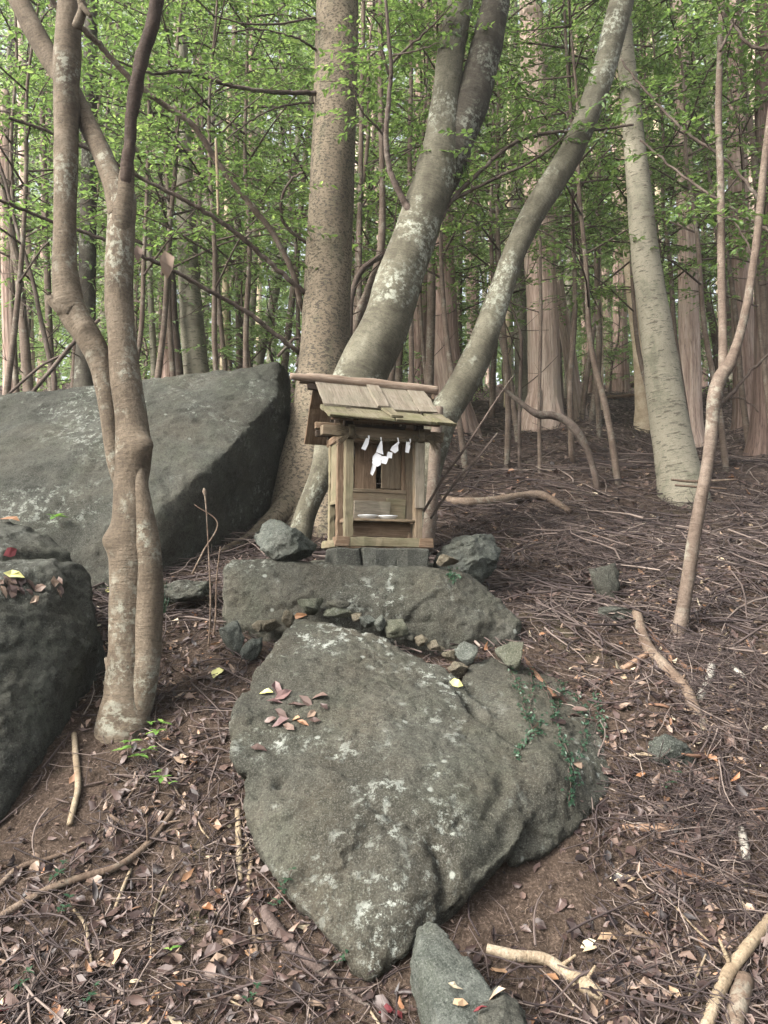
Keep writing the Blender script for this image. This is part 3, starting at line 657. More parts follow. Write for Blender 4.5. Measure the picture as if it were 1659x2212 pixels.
# straw rope with frayed ends
RP = empty('straw_rope', SH.location); at_shrine(RP); tag(RP, 'thin dark straw rope with frayed ends strung across the shrine lintel', 'rope')
cz = lambda x: .566 - .012 * (1 - (x / .19) ** 2)
xs = np.linspace(-.20, .20, 40)
bg = Bag()
for ph in (0, math.pi):
    addtube(bg, [(x, -.014 + .0045 * math.cos(x * 260 + ph), cz(x) + .0045 * math.sin(x * 260 + ph)) for x in xs], .0062, 6, 120)
bg.obj('rope', M['straw'], RP)
def tassel(x0, z0, sgn, n, spread, ln, droop):
    bg = Bag()
    for k in range(n):
        a = R.uniform(-spread, spread); l = ln * R.uniform(.6, 1.1)
        dx, dz = math.cos(a) * sgn, math.sin(a)
        addtube(bg, [(x0, -.016 + R.uniform(-.01, .006), z0 + R.uniform(-.006, .006)), (x0 + dx * l * .5, -.024 + R.uniform(-.01, .01), z0 + dz * l * .5 + .004), (x0 + dx * l, -.016 + R.uniform(-.02, .012), z0 + dz * l - droop * R.uniform(.3, 1))], [.0022, .0017, .0008], 4, 6)
    bg.obj('frayed_end', M['straw'], RP)
tassel(-.185, .572, -1, 70, .75, .10, .0); tassel(-.19, .575, 1, 16, 1.2, .04, 0)
tassel(.205, .575, 1, 70, .6, .11, .04); tassel(.20, .58, -1, 26, .35, .09, .03)
for xx in (-.19, .195):
    bg = Bag()
    for q in range(4):
        addtube(bg, [(xx + (q - 1.5) * .008, -.004 + .030 * math.cos(a), .590 + .036 * math.sin(a)) for a in np.linspace(2.2, 6.6, 12)], .0045, 6, 20)
    bg.obj('rope_wrap', M['straw'], RP)
# folded white paper streamers
def shide(label, flaps):
    o = empty('paper_streamer', SH.location); at_shrine(o); tag(o, label, 'paper streamer', 'paper streamers on the straw rope')
    y = -.024
    for k, f in enumerate(flaps):
        pts = [np.array([zx(a), y - .006 * (k % 2) - .010 * i / len(f), zz(b)]) for i, (a, b) in enumerate(f)]
        front_, back_ = np.array(pts), np.array(pts) + np.array([0, .0012, 0]); n = len(pts)
        V = np.concatenate([front_, back_]); T = [(0, i, i + 1) for i in range(1, n - 1)] + [(n, n + i + 1, n + i) for i in range(1, n - 1)]
        T += [t for i in range(n) for t in ((i, n + i, (i + 1) % n), ((i + 1) % n, n + i, n + (i + 1) % n))]
        build('paper_fold', V, np.array(T), M['paper'], o, smooth=False)
shide('short single strip of white paper hanging by the green pillar', [[(690, 603), (714, 607), (706, 650), (682, 702), (650, 690), (668, 655)], [(700, 585), (712, 585), (712, 610), (698, 610)]])
shide('long zigzag white paper streamer hanging lowest in front of the door gap', [[(797, 590), (806, 590), (806, 620), (798, 620)], [(800, 618), (808, 622), (812, 690), (818, 728), (760, 712), (772, 670)], [(765, 712), (805, 730), (808, 770), (735, 775), (738, 745)], [(740, 770), (800, 765), (798, 808), (770, 825), (730, 800)], [(742, 800), (772, 806), (758, 850), (738, 895), (720, 880), (728, 840)]])
shide('zigzag white paper streamer slanting to the left over the right door', [[(928, 585), (938, 585), (942, 622), (932, 622)], [(932, 620), (944, 622), (928, 658), (934, 690), (908, 712), (868, 690), (880, 664), (918, 652)], [(858, 700), (892, 706), (886, 752), (846, 748), (846, 722)], [(806, 738), (862, 742), (852, 770), (838, 802), (800, 795)]])
shide('short single strip of white paper hanging by the grey facing plank', [[(1000, 612), (1034, 612), (1030, 650), (1018, 703), (990, 698), (996, 650)], [(1022, 590), (1032, 590), (1032, 614), (1022, 614)]])
# stone blocks under the sill
for (xa, xb, za, lb) in ((-.262, -.118, -.090, 'sloping dark stone block under the left end of the shrine sill'), (-.117, .055, -.105, 'long grey stone block under the middle of the shrine sill'), (.056, .232, -.108, 'squared grey stone block under the right end of the shrine sill')):
    p0, p1 = shrine_pt(xa, .11, (za - .004) / 2 - .02), shrine_pt(xb, .11, (za - .004) / 2 - .02)
    o = plank('plinth_block', p0, p1, .33, (-za + .026) * SS, Z, M['plinth'], None, .006, nx=3, bev=.010); o.data.name = 'plinth_block'
    tag(o, lb, 'stone block', 'stone blocks under the shrine')
# ------------------------------------------------------------------ trees
def px_path(pts, d, dd=0.):
    """[(px, py, width px)] at distance d (drifting by dd to the far end) -> points, radii"""
    n = len(pts); q = []; r = []
    for k, (x, y, wd_) in enumerate(pts):
        di = d + dd * k / max(1, n - 1); q.append(P(x, y, di)); r.append(wm(wd_, di) / 2)
    return np.array(q), np.array(r)
def limb(bag, pts, d, dd=0., seg=14, bump=.05, bf=5., seed=0., ridge=0., wob=0., n=None, lumps=()):
    q, r = px_path(pts, d, dd)
    lm = [(P(x, y, d - .5 * wm(70, d) * fr), wm(rp, d), wm(hp, d)) for (x, y, rp, hp, fr) in lumps]
    addtube(bag, q, r, seg, n, bump, bf, ridge, seed, wob=wob, lumps=lm)
def tree_root(name, px, d, label, cat='tree', group=None, y=None):
    x = P(px, y if y else 1000, d)[0]; base = np.array([x, d, gz(x, d)])
    return tag(empty(name, base), label, cat, group), base

# --- leaves -------------------------------------------------------
def leaf_batch(pos, axis, nor, L, W, rnd, fold=.25, rich=False, bend=.15):
    """one leaf per row: pointed oval, folded along its midrib"""
    n = len(pos); axis = axis / (np.linalg.norm(axis, axis=1)[:, None] + 1e-9)
    side = np.cross(nor, axis); side /= np.linalg.norm(side, axis=1)[:, None] + 1e-9; up = np.cross(axis, side)
    if rich: tp = np.array([(0, 0, 0), (-.5, .32, 1), (0, .34, 0), (.5, .32, 1), (-.42, .66, 1), (0, .67, 0), (.42, .66, 1), (0, 1, 0)]); Tt = np.array([(0, 2, 1), (0, 3, 2), (1, 2, 5), (1, 5, 4), (2, 3, 6), (2, 6, 5), (4, 5, 7), (5, 6, 7)])
    else: tp = np.array([(0, 0, 0), (.5, .42, 1), (0, 1, 0), (-.5, .42, 1)]); Tt = np.array([(0, 1, 2), (0, 2, 3)])
    L = np.broadcast_to(L, n); W = np.broadcast_to(W, n); bend = np.broadcast_to(bend, n); fold = np.broadcast_to(fold, n)
    a = tp[None, :, 1] * L[:, None]; s = tp[None, :, 0] * W[:, None]; h = np.abs(tp[None, :, 0]) * W[:, None] * fold[:, None] - bend[:, None] * L[:, None] * tp[None, :, 1] ** 2
    V = pos[:, None] + a[..., None] * axis[:, None] + s[..., None] * side[:, None] + h[..., None] * up[:, None]
    k = len(tp); T = (Tt[None] + (np.arange(n) * k)[:, None, None]).reshape(-1, 3)
    return V.reshape(-1, 3), T, np.repeat(rnd, k)
def unit(v): return v / (np.linalg.norm(v) + 1e-9)
def twig_leaves(out, rs, a, dirv, ln, nl, L, W, droop=.25):
    """alternate leaves along a twig starting at a"""
    t = (np.arange(nl) + .6) / nl; dirv = unit(dirv)
    c = a + np.outer(t * ln, dirv); c[:, 2] -= droop * ln * t ** 2
    lat = unit(np.cross(dirv, [0, 0, 1.]) + rs.normal(size=3) * .15); sg = np.where(np.arange(nl) % 2, 1., -1.)
    ax = dirv[None] * .75 + sg[:, None] * lat[None] * .9 + np.array([0, 0, -.15]) + rs.normal(size=(nl, 3)) * .28
    nr = np.array([0, 0, 1.]) + rs.normal(size=(nl, 3)) * .38
    out.append((c, ax, nr, L * rs.uniform(.65, 1.2, nl), W * rs.uniform(.75, 1.15, nl)))
    return c[-1]
def pack(out, rs, mat, name, parent=None, rich=False, lo=0., hi=1., origin=None):
    pos, ax, nr, L, W = [np.concatenate([o[k] for o in out]) for k in range(5)]
    g = np.clip(rs.normal(.5, .22, len(pos)) + .25 * noise3(pos * 1.3), 0, 1) * (hi - lo) + lo
    V, T, rn = leaf_batch(pos, ax, nr, L, W, g, .3, rich)
    return build(name, V, T, mat, parent, {'rnd': rn}, origin, smooth=False)
def understory(seed, H=7., z0=1.6, nb=22, bl=1.9, ntw=8, nl=13, L=.075, W=.032, tr=.045, mat='leaf_far', rich=False, bmat='b_sap', lean=.08):
    """slender broadleaf tree: trunk, one mesh of branches, one of leaves, around the origin"""
    rs = np.random.default_rng(seed); tk = Bag(); br = Bag(); out = []
    zz_ = np.linspace(0, H, 8); ph = rs.uniform(0, 6.3); cx = lean * zz_ * math.cos(ph) + .05 * np.cumsum(rs.normal(size=8)); cy = lean * zz_ * math.sin(ph) + .05 * np.cumsum(rs.normal(size=8)); cx -= cx[0]; cy -= cy[0]
    addtube(tk, np.stack([cx, cy, zz_ - .1], 1), tr * np.linspace(1.15, .25, 8), 8, 26, .06, 6, 0, seed)
    for b in range(nb):
        f = (b + rs.uniform(0, 1)) / nb; z = z0 + (H - z0) * f; az = b * 2.4 + rs.uniform(-.5, .5)
        p0 = np.array([np.interp(z, zz_, cx), np.interp(z, zz_, cy), z]); ln = bl * (1 - .55 * f) * rs.uniform(.7, 1.15)
        hd = np.array([math.cos(az), math.sin(az), 0]); up = rs.uniform(.15, .65)
        pts = [p0, p0 + hd * ln * .45 + [0, 0, ln * up * .4], p0 + hd * ln + [0, 0, ln * up * .5] + rs.normal(size=3) * .1]
        addtube(br, pts, [tr * .38, tr * .24, tr * .08], 5, 9); c = spline(pts, 24)
        for k in range(ntw):
            s = .25 + .75 * (k + rs.uniform(0, 1)) / ntw; a = c[min(23, int(s * 23))]
            dv = hd * .7 + np.cross(hd, [0, 0, 1]) * rs.choice([-1, 1]) * rs.uniform(.3, 1.1) + np.array([0, 0, rs.uniform(-.25, .3)])
            tl = rs.uniform(.3, .62) * (bl / 1.9) ** .5; e = twig_leaves(out, rs, a, dv, tl, nl, L, W)
            addtube(br, [a, (a + e) / 2 + [0, 0, .02], e], [tr * .10, tr * .075, tr * .04], 3, 4)
    t = tk.obj('trunk', M[bmat]); b_ = br.obj('branches', M['b_twig']); c_ = pack(out, rs, M[mat], 'crown', rich=rich)
    return (t, b_, c_)
def spray(bag_br, out, rs, a, dirv, ln, ntw, nl, L, W, r=.006):
    """a leafy side shoot"""
    dirv = unit(dirv); e = a + dirv * ln + [0, 0, -.12 * ln]; c = spline([a, a + dirv * ln * .5 + [0, 0, .03 * ln], e], 16)
    addtube(bag_br, c[::3], np.linspace(r, r * .4, len(c[::3])), 4, 8)
    for k in range(ntw):
        p = c[min(15, int((.15 + .85 * k / ntw) * 15))]
        dv = dirv * .8 + np.cross(dirv, [0, 0, 1]) * (1 if k % 2 else -1) * rs.uniform(.4, 1.) + np.array([0, 0, rs.uniform(-.3, .2)])
        e2 = twig_leaves(out, rs, p, dv, ln * rs.uniform(.3, .55), nl, L, W); addtube(bag_br, [p, e2], [r * .45, r * .25], 3, 2)
    twig_leaves(out, rs, c[-1], dirv, ln * .3, nl, L, W)
rs0 = np.random.default_rng(77)
SHADE_CROWNS = []

# --- forked smooth-barked tree in the left foreground -------------
D0 = float(S(268, 1556, BV[:1])[0][1])
root, base = tree_root('forked_tree', 270, D0, 'smooth brown barked tree forking into two stems between the left boulders', y=1560)
bg = Bag()
limb(bg, [(262, 1640, 150), (266, 1575, 122), (270, 1535, 102), (273, 1480, 92), (277, 1400, 82), (280, 1300, 82), (282, 1200, 88), (285, 1120, 82), (284, 1050, 72), (288, 980, 76), (283, 900, 68), (272, 820, 66), (264, 740, 62), (258, 660, 60), (258, 580, 60), (261, 500, 60), (265, 440, 62), (262, 400, 50)], D0, .12, 28, .07, 7, 1., n=150, lumps=[(318, 960, 30, 26, .2), (330, 955, 14, 10, .0), (262, 806, 20, 13, .9), (236, 800, 16, 12, .6), (292, 796, 18, 12, .7), (262, 788, 9, -9, 1.), (232, 1166, 24, 18, .1), (250, 1540, 26, 14, .5), (300, 1560, 22, 12, .6), (262, 560, 10, 4, 1.), (285, 1050, 14, -5, 1.), (255, 430, 22, 8, .5)])
limb(bg, [(290, 1580, 40), (306, 1520, 52), (317, 1440, 54), (322, 1330, 58), (323, 1230, 56), (317, 1160, 52), (306, 1080, 40), (299, 1010, 24)], D0 - .02, .04, 16, .08, 7, 2., n=60)
limb(bg, [(230, 1420, 10), (252, 1480, 44), (240, 1560, 60), (222, 1620, 40)], D0, -.05, 12, .08, 8, 6.)
limb(bg, [(258, 540, 30), (263, 470, 46), (270, 415, 38), (275, 368, 31), (277, 350, 24)], D0 + .085, -.01, 16, .08, 8, 15.)
bg.obj('trunk', M['b_smooth'], root, base)
bg = Bag(); limb(bg, [(262, 470, 56), (250, 410, 52), (232, 360, 46), (212, 315, 44), (185, 260, 44), (150, 190, 44), (110, 130, 46), (70, 60, 46), (25, -30, 44), (-60, -190, 38)], D0 + .1, .25, 16, .05, 6, 7.); bg.obj('branch', M['b_smooth'], root, base)
bg = Bag(); limb(bg, [(272, 430, 12), (273, 400, 22), (274, 370, 27), (281, 290, 27), (290, 210, 29), (308, 120, 32), (332, 40, 30), (346, -40, 28), (352, -200, 26)], D0 + .08, -.1, 14, .20, 22, 8., n=90); tag(bg.obj('branch', M['b_dark'], root, base), 'dark fuzzy branch')
bg = Bag(); limb(bg, [(272, 1080, 24), (252, 1010, 36), (243, 950, 38), (236, 890, 42), (227, 825, 48), (213, 772, 54), (190, 727, 58), (165, 688, 62), (147, 640, 62), (140, 580, 55), (140, 500, 50), (142, 400, 50), (144, 300, 52), (143, 200, 56), (146, 120, 60), (149, 50, 56), (154, -60, 54), (160, -200, 50)], D0 + .06, .10, 26, .07, 7, 9., n=140, lumps=[(182, 706, 16, 10, .6), (184, 712, 8, -12, .8), (150, 118, 22, 6, .5), (152, 126, 9, -7, .9), (120, 655, 18, 12, .2), (148, 330, 26, 3, .3)])
limb(bg, [(156, 676, 40), (134, 664, 36), (116, 652, 28), (108, 640, 22)], D0 + .07, -.02, 14, .25, 26, 10.)
bg.obj('stem', M['b_smooth'], root, base)
bg = Bag(); limb(bg, [(165, 60, 24), (178, 20, 20), (170, -20, 16)], D0 + .05, -.05, 10, .1, 12, 13.); limb(bg, [(176, 10, 12), (186, 24, 12), (196, 36, 8)], D0, 0, 8, .1, 12, 14.); bg.obj('branch_stub', M['b_smooth'], root, base)
SHADE_CROWNS.append((root, base, np.array([-1.3, 4, 8.2]), 0.9))


# --- straight speckled trunk behind the shrine --------------------
root, base = tree_root('speckled_tree', 670, 6.75, 'tall straight tree with dark flecked tan bark behind the shrine', y=1120)
bg = Bag()
limb(bg, [(655, 1200, 185), (664, 1120, 170), (669, 1060, 152), (674, 1000, 138), (685, 920, 122), (697, 820, 114), (704, 700, 108), (708, 600, 104), (717, 400, 101), (725, 200, 97), (729, 0, 96), (734, -200, 92), (742, -700, 84)], 6.75, .2, 36, .035, 3, 21., n=150)
limb(bg, [(640, 1080, 70), (596, 1120, 46), (556, 1150, 32), (510, 1180, 14)], 6.6, -.5, 12, .1, 5, 22.); limb(bg, [(700, 1080, 90), (700, 1140, 70), (705, 1200, 50)], 6.5, -.2, 12, .1, 5, 23.)
bg.obj('trunk', M['b_speck'], root, base)
for k, (pts, w0, w1, dd) in enumerate([
    ([(660, 680), (649, 654), (634, 594), (589, 503), (529, 428), (468, 347), (418, 272), (347, 221), (282, 171), (222, 105), (181, 65), (120, 10), (60, -60)], 13, 13, -1.3),
    ([(690, 655), (654, 629), (579, 564), (503, 498), (418, 443), (302, 383), (232, 342), (120, 290), (20, 255)], 13, 7, -1.2),
    ([(660, 770), (624, 745), (534, 675), (453, 629), (373, 584), (302, 551), (221, 516), (111, 478), (0, 433), (-60, 415)], 11, 7, -1.6),
    ([(700, 205), (675, 201), (594, 199), (503, 186), (403, 156), (327, 159), (250, 130)], 13, 5, -.8),
    ([(690, 42), (669, 40), (600, 52), (523, 50), (450, 30)], 7, 3, -.4), ([(690, 110), (680, 106), (640, 82), (559, 63), (500, 70)], 7, 3, -.4),
    ([(680, 535), (660, 523), (614, 483), (609, 428), (630, 388), (654, 372)], 9, 5, -.3),
    ([(700, 225), (668, 222), (600, 232), (540, 262), (490, 300)], 6, 3, -.4),
    ([(640, 790), (655, 755), (640, 730), (600, 770)], 9, 7, .1)]):
    bg = Bag(); pts = [(x, y, w0 + (w1 - w0) * i / (len(pts) - 1)) for i, (x, y) in enumerate(pts)]
    limb(bg, pts, 6.95, dd - .23, 8, .08, 9, 30. + k, wob=.012)
    if k < 4:
        q, r = px_path(pts, 6.95, dd - .23); c = spline(q, 40); out = []
        for t in range(10, 40, 3):
            a = c[t]; dv = np.array([rs0.uniform(-1, 1), rs0.uniform(-.6, .6), rs0.uniform(-.1, .5)])
            if k == 2 and t < 30: continue
            spray(bg, out, rs0, a, dv, rs0.uniform(.3, .7), 4, 8, .065, .027, .004)
        o = bg.obj('branch', M['b_twig' if k != 0 else 'b_sap'], root, base)
        if out: pack(out, rs0, M['leaf'], 'leaves', o, True, .0, .9, base)
    else: bg.obj('branch', M['b_twig'], root, base)

SHADE_CROWNS.append((root, base, np.array([-0.3, 7.2, 13]), 1.3))
# --- leaning smooth tree behind the shrine: two great stems --------
root, base = tree_root('leaning_tree', 690, 5.75, 'thick leaning smooth grey tree with a double trunk rising behind the shrine roof', y=1150)
bg = Bag()
limb(bg, [(640, 1190, 56), (662, 1105, 46), (694, 1030, 54), (726, 950, 88), (756, 870, 110), (788, 795, 114), (833, 700, 106), (864, 600, 101), (900, 500, 97), (933, 400, 94), (948, 340, 90), (956, 280, 76), (962, 210, 64), (972, 130, 62), (986, 50, 60), (1002, -40, 58), (1030, -220, 52)], 5.75, .25, 26, .05, 4, 41., n=140)
bg.obj('trunk', M['b_grey'], root, base)
bg = Bag(); limb(bg, [(940, 430, 60), (962, 370, 78), (985, 310, 80), (1010, 245, 80), (1030, 180, 76), (1048, 110, 72), (1064, 40, 68), (1078, -50, 64), (1095, -220, 56)], 5.93, .12, 22, .07, 6, 42., n=80); tag(bg.obj('stem', M['b_greyd'], root, base), 'darker upper stem')
for k, pts in enumerate([[(955, 470), (970, 440), (1025, 382), (1106, 312), (1186, 287), (1277, 282), (1368, 269)], [(950, 470), (972, 437), (1066, 387), (1151, 347), (1222, 287), (1225, 240)], [(905, 480), (874, 438), (844, 372), (834, 302), (841, 200), (845, 150), (838, 60), (832, -20)], [(840, 160), (826, 110), (822, 60), (790, 20)], [(842, 140), (884, 100), (930, 60), (975, 10)], [(836, 300), (810, 270), (778, 235), (760, 180)], [(843, 120), (890, 112), (950, 92)]]):
    w0 = (12, 9, 17, 7, 7, 6, 5)[k]; bg = Bag(); pts = [(x, y, w0 * (1 - .6 * i / (len(pts) - 1))) for i, (x, y) in enumerate(pts)]
    limb(bg, pts, 5.85 if k < 2 else 5.8, .3 if k < 2 else -.3, 8, .08, 9, 50. + k, wob=.01)
    q, r = px_path(pts, 5.85, .2); c = spline(q, 30); out = []
    for t in range(9, 30, 3): spray(bg, out, rs0, c[t], np.array([rs0.uniform(-1, 1), rs0.uniform(-.6, .6), rs0.uniform(-.2, .5)]), rs0.uniform(.25, .55), 3, 8, .06, .026, .004)
    o = bg.obj('branch', M['b_twig'], root, base); pack(out, rs0, M['leaf'], 'leaves', o, True, .0, .9, base)

SHADE_CROWNS.append((root, base, np.array([0.9, 6.6, 9.5]), 1))
root, base = tree_root('curved_tree', 930, 5.9, 'curved smooth grey trunk sweeping right from behind the shrine eave', y=1150)
bg = Bag()
limb(bg, [(885, 1220, 90), (905, 1100, 70), (925, 1000, 66), (952, 910, 70), (998, 835, 66), (1034, 760, 62), (1060, 690, 58), (1088, 610, 52), (1114, 540, 51), (1146, 470, 54), (1190, 400, 57), (1234, 330, 55), (1266, 260, 53), (1288, 200, 54), (1308, 140, 53), (1326, 70, 54), (1344, 0, 56), (1362, -80, 54), (1390, -240, 48)], 5.9, .3, 22, .06, 5, 61., n=140)
bg.obj('trunk', M['b_grey'], root, base)
bg = Bag(); limb(bg, [(948, 880, 20), (940, 960, 26), (936, 1040, 27), (930, 1110, 28), (922, 1190, 32)], 5.75, -.15, 12, .06, 6, 62.); bg.obj('stem', M['b_sap'], root, base)

SHADE_CROWNS.append((root, base, np.array([2.1, 6.7, 9.8]), 1))
# --- pale leaning tree on the right ------------------------------
root, base = tree_root('pale_leaning_tree', 1475, 7.5, 'stout pale tree with ringed grey bark leaning over the right slope', y=1080)
bg = Bag()
limb(bg, [(1484, 1160, 124), (1477, 1090, 112), (1468, 1040, 99), (1455, 970, 88), (1441, 880, 80), (1428, 780, 74), (1413, 680, 68), (1400, 600, 64), (1388, 500, 58), (1380, 400, 52), (1372, 320, 48), (1360, 200, 42), (1350, 100, 38), (1345, -30, 34), (1340, -200, 30)], 7.5, .3, 26, .04, 3, 71., n=130)
bg.obj('trunk', M['b_pale'], root, base)

SHADE_CROWNS.append((root, base, np.array([2.4, 8.4, 11.5]), 1.1))
# --- slim two-stemmed sapling, right foreground -------------------
root, base = tree_root('slim_sapling', 1466, 4.55, 'slim brown sapling splitting into two stems on the right slope', y=1360)
bg = Bag(); limb(bg, [(1458, 1400, 36), (1468, 1359, 32), (1480, 1290, 28), (1498, 1171, 28), (1514, 1080, 26), (1530, 992, 26), (1538, 920, 26), (1543, 860, 30), (1556, 815, 30), (1576, 785, 26), (1596, 730, 20), (1614, 654, 18), (1632, 540, 17), (1643, 440, 17), (1652, 340, 15), (1670, 200, 13)], 4.55, .1, 14, .07, 9, 81., n=90); bg.obj('trunk', M['b_sap'], root, base)
bg = Bag(); limb(bg, [(1556, 835, 22), (1562, 790, 20), (1561, 700, 18), (1558, 560, 17), (1557, 400, 16), (1552, 250, 15), (1556, 100, 14), (1560, -20, 13)], 4.62, .25, 12, .06, 8, 82., n=60); bg.obj('stem', M['b_sap'], root, base)
for k, pts in enumerate([[(1552, 880), (1580, 850), (1633, 791), (1690, 740)], [(1640, 440), (1634, 423), (1569, 347), (1478, 282), (1403, 206), (1342, 131)], [(1690, 520), (1659, 498), (1569, 443), (1478, 382), (1383, 302)], [(1545, 870), (1600, 860), (1640, 890)],
                         [(1556, 110), (1580, 60), (1610, 20)], [(1690, 108), (1640, 105), (1610, 90), (1590, 60), (1560, 25), (1530, -10)], [(1630, 560), (1600, 500), (1570, 470), (1540, 500)]]):
    w0 = (10, 9, 9, 5, 7, 9, 5)[k]; bg = Bag(); pts = [(x, y, w0 * (1 - .5 * i / (len(pts) - 1))) for i, (x, y) in enumerate(pts)]
    limb(bg, pts, 4.65, .5 if k in (1, 2) else .1, 8, .08, 9, 90. + k, wob=.01); out = []
    q, r = px_path(pts, 4.65, .5 if k in (1, 2) else .1); c = spline(q, 30)
    for t in range(6, 30, 4 if k != 5 else 3): 
        if k in (1, 2, 4, 5, 6): spray(bg, out, rs0, c[t], np.array([rs0.uniform(-1, 1), rs0.uniform(-.6, .6), rs0.uniform(-.5, .4)]), rs0.uniform(.2, .42), 3, 7, .052, .023, .0035)
    o = bg.obj('branch', M['b_twig'], root, base)
    if out: pack(out, rs0, M['leaf'], 'leaves', o, True, .0, .8, base)

